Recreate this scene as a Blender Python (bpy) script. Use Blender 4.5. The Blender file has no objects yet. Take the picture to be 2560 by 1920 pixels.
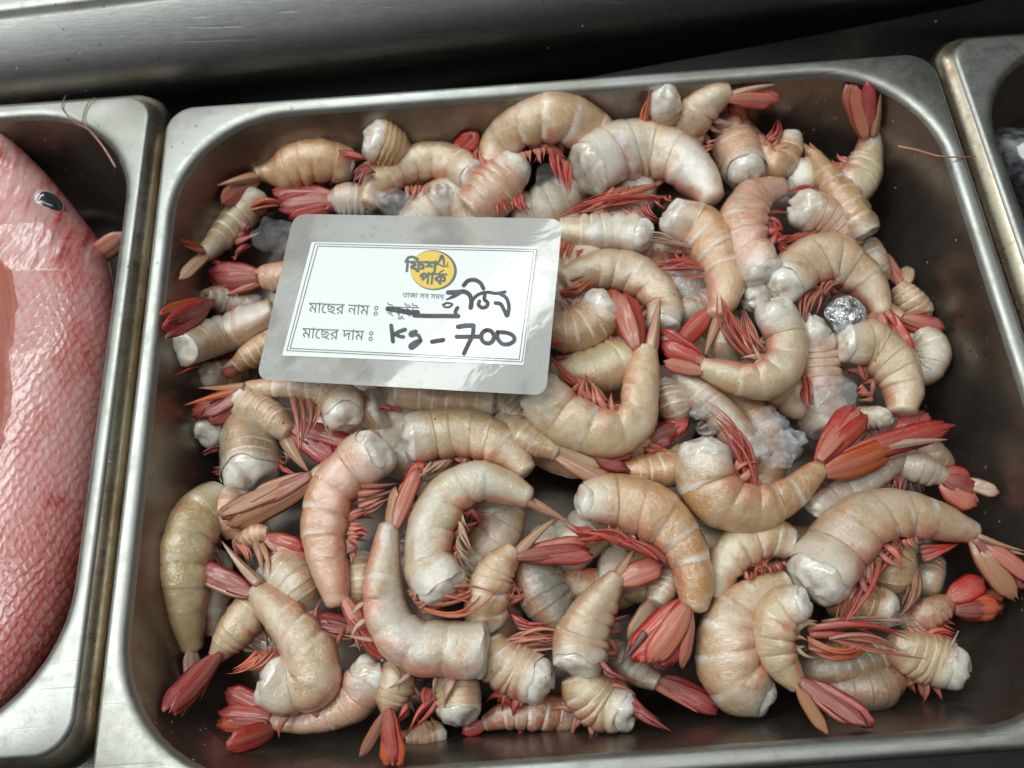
import bpy, math, random
import numpy as np
from mathutils import Vector, Matrix, noise as mnoise

# ------------------------------------------------------------------ camera, world, lamps, exposure
S = bpy.context.scene
COL = S.collection
F_PX = 1950.0
CAM_R = np.array([[0.99742892, 0.07155778, 0.00387615],
                  [-0.06540349, 0.93108587, -0.35888923],
                  [-0.02929035, 0.35771299, 0.93337211]])
CAM_C = np.array([-0.0226, -0.1010, 0.2534])
cam_data = bpy.data.cameras.new('camera')
cam = bpy.data.objects.new('camera', cam_data)
COL.objects.link(cam)
M4 = Matrix([[*CAM_R[i], CAM_C[i]] for i in range(3)] + [[0, 0, 0, 1]])
cam.matrix_world = M4
cam_data.sensor_fit = 'HORIZONTAL'; cam_data.sensor_width = 36.0
cam_data.lens = 36.0 * F_PX / 2560.0
cam_data.clip_start = 0.01; cam_data.clip_end = 20.0
cam_data.dof.use_dof = True
cam_data.dof.focus_distance = 0.262
cam_data.dof.aperture_fstop = 12.0
S.camera = cam

W = bpy.data.worlds.new('World'); S.world = W; W.use_nodes = True
wn = W.node_tree.nodes; wl = W.node_tree.links
bg = wn['Background']
wtc = wn.new('ShaderNodeTexCoord'); wdot = wn.new('ShaderNodeVectorMath'); wdot.operation = 'DOT_PRODUCT'; wdot.inputs[1].default_value = (-.30, -.05, .953)
wr = wn.new('ShaderNodeValToRGB')
wl.new(wtc.outputs['Generated'], wdot.inputs[0])
wl.new(wdot.outputs['Value'], wr.inputs[0])
wr.color_ramp.elements[0].position = 0.0; wr.color_ramp.elements[0].color = (0.06, 0.06, 0.06, 1)
we = wr.color_ramp.elements.new(0.60); we.color = (0.13, 0.13, 0.13, 1)
we = wr.color_ramp.elements.new(0.82); we.color = (0.78, 0.81, 0.79, 1)
wr.color_ramp.elements[-1].position = 1.0; wr.color_ramp.elements[-1].color = (0.86, 0.89, 0.87, 1)
wl.new(wr.outputs[0], bg.inputs[0])
bg.inputs[1].default_value = 0.52

def lamp(name, loc, target, sx, sy, power, color):
    d = bpy.data.lights.new(name, 'AREA'); d.shape = 'RECTANGLE'; d.size = sx; d.size_y = sy
    d.energy = power; d.color = color
    o = bpy.data.objects.new(name, d); COL.objects.link(o); o.location = loc
    o.rotation_euler = (Vector(target) - Vector(loc)).to_track_quat('-Z', 'Y').to_euler()
    return o
lamp('ceiling_tube_or_added_lamp', (-0.34, 0.40, 0.82), (-.03, .02, 0), 1.00, 0.09, 4.8, (0.93, 1.0, 0.96))
lamp('ceiling_tube_or_added_lamp', (-0.50, -0.05, 0.90), (-0.05, 0.02, 0), 0.09, 1.00, 4.2, (0.97, 1.0, 0.97))
lamp('ceiling_tube_or_added_lamp', (-0.80, 1.15, 0.85), (-.1, .1, 0), 0.50, 0.14, 2.2, (1.0, 0.98, 0.96))  # added lamp, set so its reflection brightens the counter's left part
lamp('ceiling_tube_or_added_lamp', (0.45, 0.10, 1.35), (0, 0, 0), 0.10, 0.9, 1.8, (1.0, 0.97, 0.92))

S.view_settings.view_transform = 'Standard'
S.view_settings.look = 'None'
S.view_settings.exposure = 0.0
S.view_settings.gamma = 1.0
try: S.view_settings.use_curve_mapping = False
except Exception: pass
S.render.engine = 'CYCLES'
S.cycles.use_denoising = True
S.cycles.max_bounces = 8
S.cycles.transmission_bounces = 8
S.cycles.transparent_max_bounces = 12
S.cycles.caustics_reflective = False
S.cycles.caustics_refractive = False

# ------------------------------------------------------------------ photograph pixels <-> places in the tray
K = 800.0 / 2212.0
TILE = {1: (380, 180), 2: (1080, 180), 3: (1700, 180), 4: (380, 700), 5: (1080, 700), 6: (1700, 700),
        7: (380, 1200), 8: (1080, 1200), 9: (1700, 1200), 'C': (640, 520)}
def src(tile, x, y):
    if tile == 'S': return (x, y)
    if tile == 'D': return (x * 2560 / 2212.0, y * 2560 / 2212.0)
    o = TILE[tile]
    return (o[0] + x * K, o[1] + y * K)
def ray(uv):
    return CAM_R @ np.array([(uv[0] - 1280) / F_PX, -(uv[1] - 960) / F_PX, -1.0])
def at_z(uv, z):
    d = ray(uv)
    return CAM_C + d * ((z - CAM_C[2]) / d[2])
def depth_of(p):
    return float(-(CAM_R.T @ (np.asarray(p) - CAM_C))[2])
def toward_viewer(p):
    v = CAM_C - np.asarray(p); return v / np.linalg.norm(v)
def heap(x, y):
    e = (abs((x - 0.005) / 0.140)) ** 3 + (abs((y + 0.006) / 0.118)) ** 3
    return -0.0125 - 0.0105 * min(e, 1.6)

# the middle pan: half sizes, wall slope and corner radius, used to keep every shrimp inside its walls
PAN_HW, PAN_HH, PAN_FL, PAN_R = .157, .1286, .0070, .044
def wall_gap(p, z):
    e = float(np.interp(z, [-.060, -.056, -.050, -.030, -.0075, -.003], [-.024, -.013, -.0105, -.006, -.0012, 0]))
    hw, hh, r = PAN_HW - PAN_FL + e, PAN_HH - PAN_FL + e, PAN_R + e
    qx, qy = abs(p[0]) - (hw - r), abs(p[1]) - (hh - r)
    return -(math.hypot(max(qx, 0), max(qy, 0)) + min(max(qx, qy), 0) - r)
def place(uv, z, margin=.001):
    z = max(z, -.060 + margin * .9)
    while z < margin + .003:
        p = at_z(uv, z)
        if z > margin or wall_gap(p, z) > margin: return p
        z += .0008
    return at_z(uv, z)

# ------------------------------------------------------------------ object helpers
def mesh_obj(name, verts, faces, mat, parent=None, uvs=None, smooth=True, color=None, loc=None, mats=None, fmat=None):
    verts = np.asarray(verts, float)
    if parent is not None:
        verts = verts - np.asarray(parent.location)
    elif loc is not None:
        verts = verts - np.asarray(loc)
    me = bpy.data.meshes.new(name)
    me.from_pydata(verts.tolist(), [], [list(map(int, f)) for f in faces])
    if uvs is not None:
        lay = me.uv_layers.new(name='UVMap')
        li = np.empty(len(me.loops), np.int32); me.loops.foreach_get('vertex_index', li)
        lay.data.foreach_set('uv', np.asarray(uvs, np.float32)[li].ravel())
    for m in (mats or [mat]):
        me.materials.append(m)
    if fmat is not None:
        me.polygons.foreach_set('material_index', np.asarray(fmat, np.int32))
    me.polygons.foreach_set('use_smooth', np.full(len(me.polygons), smooth, dtype=bool))
    me.update()
    o = bpy.data.objects.new(name, me); COL.objects.link(o)
    if parent is not None: o.parent = parent
    elif loc is not None: o.location = loc
    if color is not None: o.color = (*color, 1.0)
    return o
def thing(name, loc, label, cat, group=None):
    o = bpy.data.objects.new(name, None); COL.objects.link(o)
    o.location = tuple(float(v) for v in loc); o.empty_display_size = 0.01
    tag(o, label, cat, group); return o
def tag(o, label=None, cat=None, group=None, kind=None):
    if label: o['label'] = label
    if cat: o['category'] = cat
    if group: o['group'] = group
    if kind: o['kind'] = kind
    return o
def grid_faces(n, m, closed=True):
    f = []
    for i in range(n - 1):
        for j in range(m if closed else m - 1):
            k = (j + 1) % m
            f.append((i * m + j, i * m + k, (i + 1) * m + k, (i + 1) * m + j))
    return f
def catmull(P, n):
    P = np.asarray(P, float)
    if len(P) == 2:
        t = np.linspace(0, 1, n)[:, None]; return P[0] * (1 - t) + P[1] * t
    Q = np.vstack([2 * P[0] - P[1], P, 2 * P[-1] - P[-2]])
    out = []
    for i in range(len(P) - 1):
        p0, p1, p2, p3 = Q[i:i + 4]
        for t in np.linspace(0, 1, 24, endpoint=False):
            out.append(0.5 * ((2 * p1) + (-p0 + p2) * t + (2 * p0 - 5 * p1 + 4 * p2 - p3) * t * t + (-p0 + 3 * p1 - 3 * p2 + p3) * t ** 3))
    out.append(P[-1]); out = np.array(out)
    s = np.concatenate([[0], np.cumsum(np.linalg.norm(np.diff(out[:, :2], axis=0), axis=1))])
    if np.ndim(n) == 0: n = np.linspace(0, 1, n)
    ss = np.asarray(n) * s[-1]
    return np.stack([np.interp(ss, s, out[:, k]) for k in range(out.shape[1])], 1)

# ------------------------------------------------------------------ materials
class NT:
    def __init__(s, name):
        s.m = bpy.data.materials.new(name); s.m.use_nodes = True
        s.t = s.m.node_tree; s.p = s.t.nodes['Principled BSDF']; s.out = s.t.nodes['Material Output']
    def n(s, kind, **kw):
        x = s.t.nodes.new('ShaderNode' + kind)
        for k, v in kw.items(): setattr(x, k, v)
        return x
    def l(s, a, b): s.t.links.new(a, b)
    def setp(s, **kw):
        for k, v in kw.items(): s.p.inputs[k.replace('_', ' ')].default_value = v
    def val(s, sock, v):
        if hasattr(v, 'is_output') or hasattr(v, 'links'): s.l(v, sock)
        else: sock.default_value = v
    def math(s, op, a, b=None, c=None, clamp=False):
        x = s.n('Math', operation=op, use_clamp=clamp)
        s.val(x.inputs[0], a)
        if b is not None: s.val(x.inputs[1], b)
        if c is not None: s.val(x.inputs[2], c)
        return x.outputs[0]
    def mix(s, f, a, b, mode='MIX'):
        x = s.n('MixRGB', blend_type=mode)
        s.val(x.inputs[0], f)
        for i, v in ((1, a), (2, b)):
            if isinstance(v, tuple): x.inputs[i].default_value = (*v[:3], 1)
            else: s.l(v, x.inputs[i])
        return x.outputs[0]
    def noise(s, vec, scale, detail=3, rough=.55, dist=0):
        x = s.n('TexNoise'); x.inputs['Scale'].default_value = scale; x.inputs['Detail'].default_value = detail
        x.inputs['Roughness'].default_value = rough; x.inputs['Distortion'].default_value = dist
        if vec is not None: s.l(vec, x.inputs['Vector'])
        return x.outputs['Fac']
    def smooth(s, v, a, b):
        x = s.n('MapRange', interpolation_type='SMOOTHSTEP'); s.val(x.inputs[0], v)
        x.inputs[1].default_value = a; x.inputs[2].default_value = b
        return x.outputs[0]
    def bump(s, h, strength=.3, dist=.001, normal=None):
        b = s.n('Bump'); b.inputs['Strength'].default_value = strength; b.inputs['Distance'].default_value = dist
        s.l(h, b.inputs['Height'])
        if normal is not None: s.l(normal, b.inputs['Normal'])
        return b.outputs[0]
    def objvec(s):
        tc = s.n('TexCoord'); oi = s.n('ObjectInfo')
        r = s.math('MULTIPLY', oi.outputs['Random'], 7.0)
        v = s.n('VectorMath', operation='ADD'); s.l(tc.outputs['Object'], v.inputs[0])
        cx = s.n('CombineXYZ'); s.l(r, cx.inputs[0]); s.l(r, cx.inputs[1]); s.l(cx.outputs[0], v.inputs[1])
        return v.outputs[0], tc, oi

def mat_shell():
    k = NT('shrimp_shell'); vec, tc, oi = k.objvec()
    uv = k.n('UVMap'); sp = k.n('SeparateXYZ'); k.l(uv.outputs[0], sp.inputs[0])
    u, vv = sp.outputs[0], sp.outputs[1]              # u: ring 0..6, vv: 0 back .. 1 belly
    base = oi.outputs['Color']
    n0 = k.noise(vec, 55, 3, .55, .5)
    n1 = k.noise(vec, 130, 5, .62, .5)
    n2 = k.noise(vec, 480, 4, .65, .3)
    c = k.mix(k.smooth(n0, .36, .64), k.mix(1.0, base, (1.04, 1.07, 1.14), 'MULTIPLY'), k.mix(1.0, base, (.94, .80, .60), 'MULTIPLY'))
    c = k.mix(k.math('MULTIPLY', k.smooth(n1, .48, .70), .62), c, k.mix(1.0, base, (.84, .58, .36), 'MULTIPLY'))
    c = k.mix(k.math('MULTIPLY', k.smooth(n2, .52, .74), .40), c, (.62, .56, .46))
    n3 = k.noise(vec, 88, 4, .6, .8)
    c = k.mix(k.math('MULTIPLY', k.smooth(n3, .50, .66), .30), c, (.38, .335, .24))
    # belly edge of the shell turns orange pink
    ven = k.smooth(k.math('ADD', vv, k.math('MULTIPLY', k.math('SUBTRACT', n1, .5), .7)), .46, .80)
    c = k.mix(k.math('MULTIPLY', ven, .85), c, (.60, .20, .12))
    # thin reddish keel along the back
    keel = k.math('SUBTRACT', 1.0, k.smooth(k.math('ADD', vv, k.math('MULTIPLY', k.math('SUBTRACT', n1, .5), .16)), .03, .20))
    c = k.mix(k.math('MULTIPLY', keel, .50), c, (.46, .20, .085))
    # front of the body, where the head was cut, is milky
    fr0 = k.math('SUBTRACT', 1.0, k.smooth(k.math('ADD', u, k.math('MULTIPLY', k.math('SUBTRACT', n1, .5), 1.6)), .05, .95))
    c = k.mix(k.math('MULTIPLY', fr0, .60), c, (.72, .68, .60))
    # overlapping hind edge of every ring: a milky patch, broken up
    fr = k.math('FRACT', k.math('ADD', u, k.math('MULTIPLY', k.math('SUBTRACT', n1, .5), .10)))
    band = k.math('MULTIPLY', k.smooth(fr, .70, .95), k.smooth(n0, .46, .66))
    c = k.mix(k.math('MULTIPLY', band, .70), c, (.80, .78, .73))
    line = k.math('MULTIPLY', k.math('SUBTRACT', 1.0, k.smooth(fr, .0, .06)), k.smooth(n1, .35, .6))
    c = k.mix(k.math('MULTIPLY', line, .10), c, (.46, .28, .17))
    # pale net of veins
    vw = k.n('TexVoronoi', feature='DISTANCE_TO_EDGE'); vw.inputs['Scale'].default_value = 210
    wv = k.n('VectorMath', operation='ADD'); k.l(vec, wv.inputs[0])
    cx = k.n('CombineXYZ'); k.l(k.math('MULTIPLY', n1, .006), cx.inputs[0]); k.l(k.math('MULTIPLY', n2, .004), cx.inputs[1]); k.l(cx.outputs[0], wv.inputs[1])
    k.l(wv.outputs[0], vw.inputs['Vector'])
    net = k.math('SUBTRACT', 1.0, k.smooth(vw.outputs['Distance'], .0, .07))
    c = k.mix(k.math('MULTIPLY', k.math('MULTIPLY', net, k.smooth(n0, .35, .6)), .28), c, (.72, .66, .56))
    # fine tan dots
    vo = k.n('TexVoronoi'); vo.inputs['Scale'].default_value = 1500; k.l(vec, vo.inputs['Vector'])
    dots = k.math('MULTIPLY', k.math('SUBTRACT', 1.0, k.smooth(vo.outputs['Distance'], .12, .36)), k.smooth(n0, .40, .62))
    c = k.mix(k.math('MULTIPLY', dots, .45), c, (.30, .16, .06))
    # rare black specks
    v2 = k.n('TexVoronoi'); v2.inputs['Scale'].default_value = 170; k.l(vec, v2.inputs['Vector'])
    sx = k.n('SeparateXYZ'); k.l(v2.outputs['Color'], sx.inputs[0])
    speck = k.math('MULTIPLY', k.math('SUBTRACT', 1.0, k.smooth(v2.outputs['Distance'], .04, .09)), k.math('GREATER_THAN', sx.outputs[0], .92))
    c = k.mix(speck, c, (.02, .015, .012))
    k.l(c, k.p.inputs['Base Color'])
    h1 = k.noise(vec, 230, 5, .7, .8)
    h2 = k.noise(vec, 1200, 3, .6)
    cu = k.n('CombineXYZ'); k.l(k.math('MULTIPLY', u, 2.2), cu.inputs[0]); k.l(k.math('MULTIPLY', vv, 2.6), cu.inputs[1]); k.l(oi.outputs['Random'], cu.inputs[2])
    h3 = k.noise(cu.outputs[0], 2.4, 5, .65, 1.2)
    hh = k.math('ADD', k.math('MULTIPLY', h1, .8), k.math('ADD', k.math('MULTIPLY', h2, .22), k.math('MULTIPLY', h3, .8)))
    k.l(k.bump(hh, .26, .0012), k.p.inputs['Normal'])
    k.l(k.math('MULTIPLY_ADD', n2, .25, .20), k.p.inputs['Roughness'])
    k.setp(Coat_Weight=1.0, Coat_Roughness=.06, Coat_IOR=1.9, Subsurface_Weight=.15, Subsurface_Scale=.003)
    k.p.inputs['Subsurface Radius'].default_value = (1.0, .55, .35)
    h = k.bump(k.math('ADD', k.noise(vec, 520, 4, .7, .5), k.math('MULTIPLY', h3, .4)), .55, .0011); k.l(h, k.p.inputs['Coat Normal'])
    return k.m
def mat_flesh():
    k = NT('raw_shrimp_flesh'); vec, tc, oi = k.objvec()
    n1 = k.noise(vec, 200, 4, .6, .4); n2 = k.noise(vec, 900, 3)
    c = k.mix(k.smooth(n1, .36, .62), (.80, .79, .74), (.60, .52, .43))
    v2 = k.n('TexVoronoi'); v2.inputs['Scale'].default_value = 330; k.l(vec, v2.inputs['Vector'])
    sx = k.n('SeparateXYZ'); k.l(v2.outputs['Color'], sx.inputs[0])
    speck = k.math('MULTIPLY', k.math('SUBTRACT', 1.0, k.smooth(v2.outputs['Distance'], .05, .13)), k.math('GREATER_THAN', sx.outputs[0], .90))
    c = k.mix(speck, c, (.05, .04, .03))
    k.l(c, k.p.inputs['Base Color'])
    k.l(k.bump(k.math('ADD', n1, k.math('MULTIPLY', n2, .3)), .28, .0012), k.p.inputs['Normal'])
    k.setp(Roughness=.32, Coat_Weight=1.0, Coat_Roughness=.06, Coat_IOR=1.45, Subsurface_Weight=.5, Subsurface_Scale=.004)
    k.p.inputs['Subsurface Radius'].default_value = (1.0, .8, .65)
    return k.m
def mat_blade():
    """tail blades and swimmerets: object colour at the tip, paler towards the root, fine lengthwise ribs"""
    k = NT('shrimp_tail_blade'); vec, tc, oi = k.objvec()
    uv = k.n('UVMap'); sp = k.n('SeparateXYZ'); k.l(uv.outputs[0], sp.inputs[0])
    u, v = sp.outputs[0], sp.outputs[1]
    n1 = k.noise(vec, 330, 4, .6)
    base = oi.outputs['Color']
    pale = k.mix(.26, base, (.56, .36, .26))
    f = k.smooth(k.math('ADD', u, k.math('MULTIPLY', k.math('SUBTRACT', n1, .5), .5)), .05, .55)
    c = k.mix(f, pale, base)
    edge = k.smooth(k.math('ABSOLUTE', k.math('SUBTRACT', k.math('MULTIPLY', v, 2.0), 1.0)), .74, .96)
    mid = k.math('SUBTRACT', 1.0, k.smooth(k.math('ABSOLUTE', k.math('SUBTRACT', k.math('MULTIPLY', v, 2.0), 1.0)), .15, .75))
    c = k.mix(k.math('MULTIPLY', mid, .20), c, (.44, .27, .22))
    c = k.mix(k.math('MULTIPLY', edge, .85), c, k.mix(1.0, base, (.66, .28, .26), 'MULTIPLY'))
    tip = k.smooth(u, .80, 1.0)
    c = k.mix(k.math('MULTIPLY', tip, .45), c, k.mix(1.0, base, (.66, .42, .48), 'MULTIPLY'))
    c = k.mix(k.math('MULTIPLY', k.smooth(n1, .50, .72), .30), c, (.54, .24, .18))
    cb0 = k.n('CombineXYZ'); k.l(k.math('MULTIPLY', v, 9.0), cb0.inputs[0]); k.l(k.math('MULTIPLY', u, .8), cb0.inputs[1]); k.l(k.math('MULTIPLY', oi.outputs['Random'], 9.0), cb0.inputs[2])
    c = k.mix(k.math('MULTIPLY', k.smooth(k.noise(cb0.outputs[0], 1.0, 2), .52, .68), .32), c, (.56, .24, .17))
    cb = k.n('CombineXYZ'); k.l(k.math('MULTIPLY', v, 22.0), cb.inputs[0]); k.l(k.math('MULTIPLY', u, 1.5), cb.inputs[1]); k.l(oi.outputs['Random'], cb.inputs[2])
    ribs = k.noise(cb.outputs[0], 1.0, 2)
    c = k.mix(k.math('MULTIPLY', k.smooth(ribs, .50, .66), .34), c, k.mix(1.0, base, (.60, .36, .32), 'MULTIPLY'))
    k.l(c, k.p.inputs['Base Color'])
    k.p.inputs['Alpha'].default_value = .86
    k.l(k.bump(k.math('ADD', k.math('MULTIPLY', ribs, 1.0), k.math('MULTIPLY', n1, .6)), .28, .0009), k.p.inputs['Normal'])
    k.setp(Roughness=.38, Coat_Weight=.5, Coat_Roughness=.14, Subsurface_Weight=.15, Subsurface_Scale=.002)
    return k.m
def mat_steel(name, base, rough, stain, stain_amt, specks=0.0, metallic=1.0, brush=(1, 1, 1), rvar=.35):
    k = NT(name); tc = k.n('TexCoord'); vec = tc.outputs['Object']
    mp = k.n('Mapping'); mp.inputs['Scale'].default_value = brush; k.l(vec, mp.inputs[0])
    n1 = k.noise(vec, 26, 5, .6, .4); n2 = k.noise(vec, 160, 5, .65); n3 = k.noise(mp.outputs[0], 900, 2)
    c = k.mix(k.math('MULTIPLY', k.smooth(n1, .42, .70), stain_amt), base, stain)
    c = k.mix(k.math('MULTIPLY', k.smooth(n2, .52, .75), stain_amt * .7), c, stain)
    vo = k.n('TexVoronoi'); vo.inputs['Scale'].default_value = 210; k.l(vec, vo.inputs['Vector'])
    sx = k.n('SeparateXYZ'); k.l(vo.outputs['Color'], sx.inputs[0])
    pit = k.math('MULTIPLY', k.math('SUBTRACT', 1.0, k.smooth(vo.outputs['Distance'], .06, .13)), k.math('GREATER_THAN', sx.outputs[0], .80))
    c = k.mix(k.math('MULTIPLY', pit, .8), c, tuple(x * .35 for x in stain))
    met = metallic
    if specks:
        v2 = k.n('TexVoronoi'); v2.inputs['Scale'].default_value = 260; k.l(vec, v2.inputs['Vector'])
        s2 = k.n('SeparateXYZ'); k.l(v2.outputs['Color'], s2.inputs[0])
        fl = k.math('MULTIPLY', k.math('SUBTRACT', 1.0, k.smooth(v2.outputs['Distance'], .05, .16)), k.math('GREATER_THAN', s2.outputs[1], 1 - specks))
        fl = k.math('MULTIPLY', fl, k.smooth(n1, .40, .6))
        c = k.mix(k.math('MULTIPLY', fl, .8), c, (.50, .46, .42))
        met = k.math('MULTIPLY', k.math('SUBTRACT', 1.0, fl), metallic)
    k.l(c, k.p.inputs['Base Color'])
    if isinstance(met, float): k.p.inputs['Metallic'].default_value = met
    else: k.l(met, k.p.inputs['Metallic'])
    r = k.math('ADD', rough, k.math('MULTIPLY', k.math('SUBTRACT', n2, .5), rvar))
    r = k.math('ADD', r, k.math('MULTIPLY', k.math('SUBTRACT', n3, .5), .12))
    k.l(r, k.p.inputs['Roughness'])
    mp2 = k.n('Mapping'); mp2.inputs['Rotation'].default_value = (0, 0, .5); mp2.inputs['Scale'].default_value = (14, 420, 60); k.l(vec, mp2.inputs[0])
    scr = k.smooth(k.noise(mp2.outputs[0], 1.0, 3, .6), .62, .70)
    k.l(k.bump(k.math('ADD', k.math('ADD', k.math('MULTIPLY', n2, .5), k.math('MULTIPLY', scr, -.35)), k.math('MULTIPLY', n3, .25)), .16, .0006), k.p.inputs['Normal'])
    return k.m
def mat_ice(name, rough, tint, alpha=.30):
    k = NT(name); vec, tc, oi = k.objvec()
    n1 = k.noise(vec, 85, 3, .5, .6); n2 = k.noise(vec, 300, 2)
    k.p.inputs['Base Color'].default_value = (*tint, 1)
    k.setp(Roughness=rough, IOR=1.31, Coat_Weight=1.0, Coat_Roughness=.03)
    a = k.math('MULTIPLY_ADD', k.smooth(n1, .48, .72), alpha * .85, alpha * .22, clamp=True)
    k.l(a, k.p.inputs['Alpha'])
    hb = k.math('ADD', n1, k.math('MULTIPLY', n2, .15))
    k.l(k.bump(hb, .9, .004), k.p.inputs['Normal']); k.l(k.bump(hb, .9, .004), k.p.inputs['Coat Normal'])
    return k.m
def mat_plain(name, color, rough=.5, coat=0.0, spec=.5):
    k = NT(name); k.p.inputs['Base Color'].default_value = (*color, 1)
    k.setp(Roughness=rough, Coat_Weight=coat, Specular_IOR_Level=spec)
    return k.m
def mat_vcol(name, rough, coat, bump_scale, bump_str=.3, sss=.1):
    k = NT(name); vec, tc, oi = k.objvec()
    a = k.n('VertexColor'); a.layer_name = 'Col'
    n1 = k.noise(vec, bump_scale, 4, .65)
    c = k.mix(k.math('MULTIPLY', k.smooth(n1, .4, .75), .22), a.outputs[0], (.70, .55, .52))
    k.l(c, k.p.inputs['Base Color'])
    k.l(k.bump(n1, bump_str, .001), k.p.inputs['Normal'])
    k.setp(Roughness=rough, Coat_Weight=coat, Coat_Roughness=.15, Subsurface_Weight=sss, Subsurface_Scale=.003)
    return k.m

M_SHELL = mat_shell(); M_FLESH = mat_flesh(); M_BLADE = mat_blade()
M_RIM = mat_steel('stainless_steel_rim', (.40, .415, .395), .46, (.29, .285, .25), .75)
M_SKIRT = mat_steel('stained_steel_skirt', (.42, .38, .30), .32, (.20, .12, .05), .9)
M_WELL = mat_steel('film_and_reflection_steel', (.25, .215, .188), .34, (.15, .12, .098), .75, specks=.30, metallic=.92)  # brown film, plus dark reflections of the heap put into the base colour
M_COUNTER = mat_steel('shade_dark_steel_counter', (.075, .079, .078), .29, (.06, .064, .063), .3, specks=.03, brush=(.15, 1, 1), rvar=.10)  # darker copy of the apron steel; the band's dark reflection is in the colour
M_APRON = mat_steel('brushed_steel_apron', (.19, .194, .19), .32, (.15, .154, .15), .35, specks=.05, brush=(.15, 1, 1), rvar=.12)
M_ICE = mat_ice('clear_ice', .06, (.80, .82, .84), .26)
M_ICE2 = mat_ice('crushed_ice', .15, (.74, .73, .74), .48)

# ------------------------------------------------------------------ the counter and the three steel pans
def rr_loop(hw, hh, r, z, cx, cy, n=12):
    P = []
    for (sx, sy, a0) in ((1, 1, 0), (-1, 1, 90), (-1, -1, 180), (1, -1, 270)):
        for i in range(n + 1):
            a = math.radians(a0 + 90 * i / n)
            P.append((cx + sx * (hw - r) + r * math.cos(a), cy + sy * (hh - r) + r * math.sin(a), z))
    return P
def loft_loops(name, loops, mat, parent, cap=False):
    m = len(loops[0]); V = [p for L in loops for p in L]
    F = grid_faces(len(loops), m)
    if cap: F.append(list(range((len(loops) - 1) * m, len(loops) * m)))
    return mesh_obj(name, V, F, mat, parent)
def steel_pan(cx, cy, hw, hh, label, skirt, z0=0.0, ri=.044, fl=.0070):
    t = thing('steel_pan', (cx, cy, z0 - .060), label, 'food pan', 'steel pans set side by side in the counter')
    iw, ih = hw - fl, hh - fl
    L = lambda e, r, z: rr_loop(hw + e, hh + e, r, z0 + z, cx, cy)
    I = lambda e, z: rr_loop(iw + e, ih + e, ri + e, z0 + z, cx, cy)
    loft_loops('rim', [L(-.0004, .0112, -.0012), L(-.0009, .011, -.0004), L(-.0018, .0105, 0.0), I(.0046, 0.0), I(.0030, -.0001), I(.0016, -.0006), I(.0006, -.0016), I(.0, -.0030)], M_RIM, t)
    loft_loops('skirt', [L(skirt, .013, -.0105), L(skirt - .0003, .0125, -.0065), L(skirt * .55 - .0002, .012, -.0030), L(-.0004, .0112, -.0012)], M_SKIRT, t)
    loft_loops('well', [I(.0, -.0030), I(-.0012, -.0075), I(-.0060, -.030), I(-.0105, -.050), I(-.0130, -.0560), I(-.0175, -.0595), I(-.024, -.0600)], M_WELL, t, cap=True)
    return t
steel_pan(0, 0, .157, .1286, 'shallow steel pan heaped with headless shrimp, the middle pan of the row', .0008)
steel_pan(-.1585 - .0045 - .1535, .0118, .1535, .1245, 'steel pan holding the large red fish, rust stained outer lip', .0045)
steel_pan(.1600 + .0045 + .1535, .0070, .1535, .1275, 'steel pan with dark grey fish, brown stained lip at upper right corner', .0045)

cv, cf = [], []
prof = [(-.60, -.066), (.120, -.066), (.150, -.064), (.172, -.055), (.188, -.040), (.200, -.024), (.214, -.012), (.236, -.004), (.27, 0.0), (.60, .004)]
pp = catmull(np.array([(y, z, 0) for y, z in prof]), 70)
for q in pp:
    for x in np.linspace(-.9, .9, 13):
        cv.append((x, q[0] - .085 * x, q[1]))
cf = grid_faces(len(pp), 13, closed=False)
counter = mesh_obj('steel_counter', cv, cf, M_COUNTER)
tag(counter, kind='structure')

# ------------------------------------------------------------------ shrimp
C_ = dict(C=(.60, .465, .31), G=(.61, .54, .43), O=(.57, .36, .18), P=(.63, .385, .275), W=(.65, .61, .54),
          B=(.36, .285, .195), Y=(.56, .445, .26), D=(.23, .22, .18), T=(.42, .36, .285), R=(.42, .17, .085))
BL = dict(r=(.52, .040, .028), p=(.58, .175, .115), b=(.46, .225, .115), v=(.38, .046, .052), o=(.60, .10, .025),
          t=(.48, .30, .18), k=(.08, .04, .035), d=(.30, .036, .034), w=(.52, .36, .27), n=(.48, .37, .22))
RNG = random.Random(7)
SEGB = [0, .165, .325, .475, .61, .735, 1.0]

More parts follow.
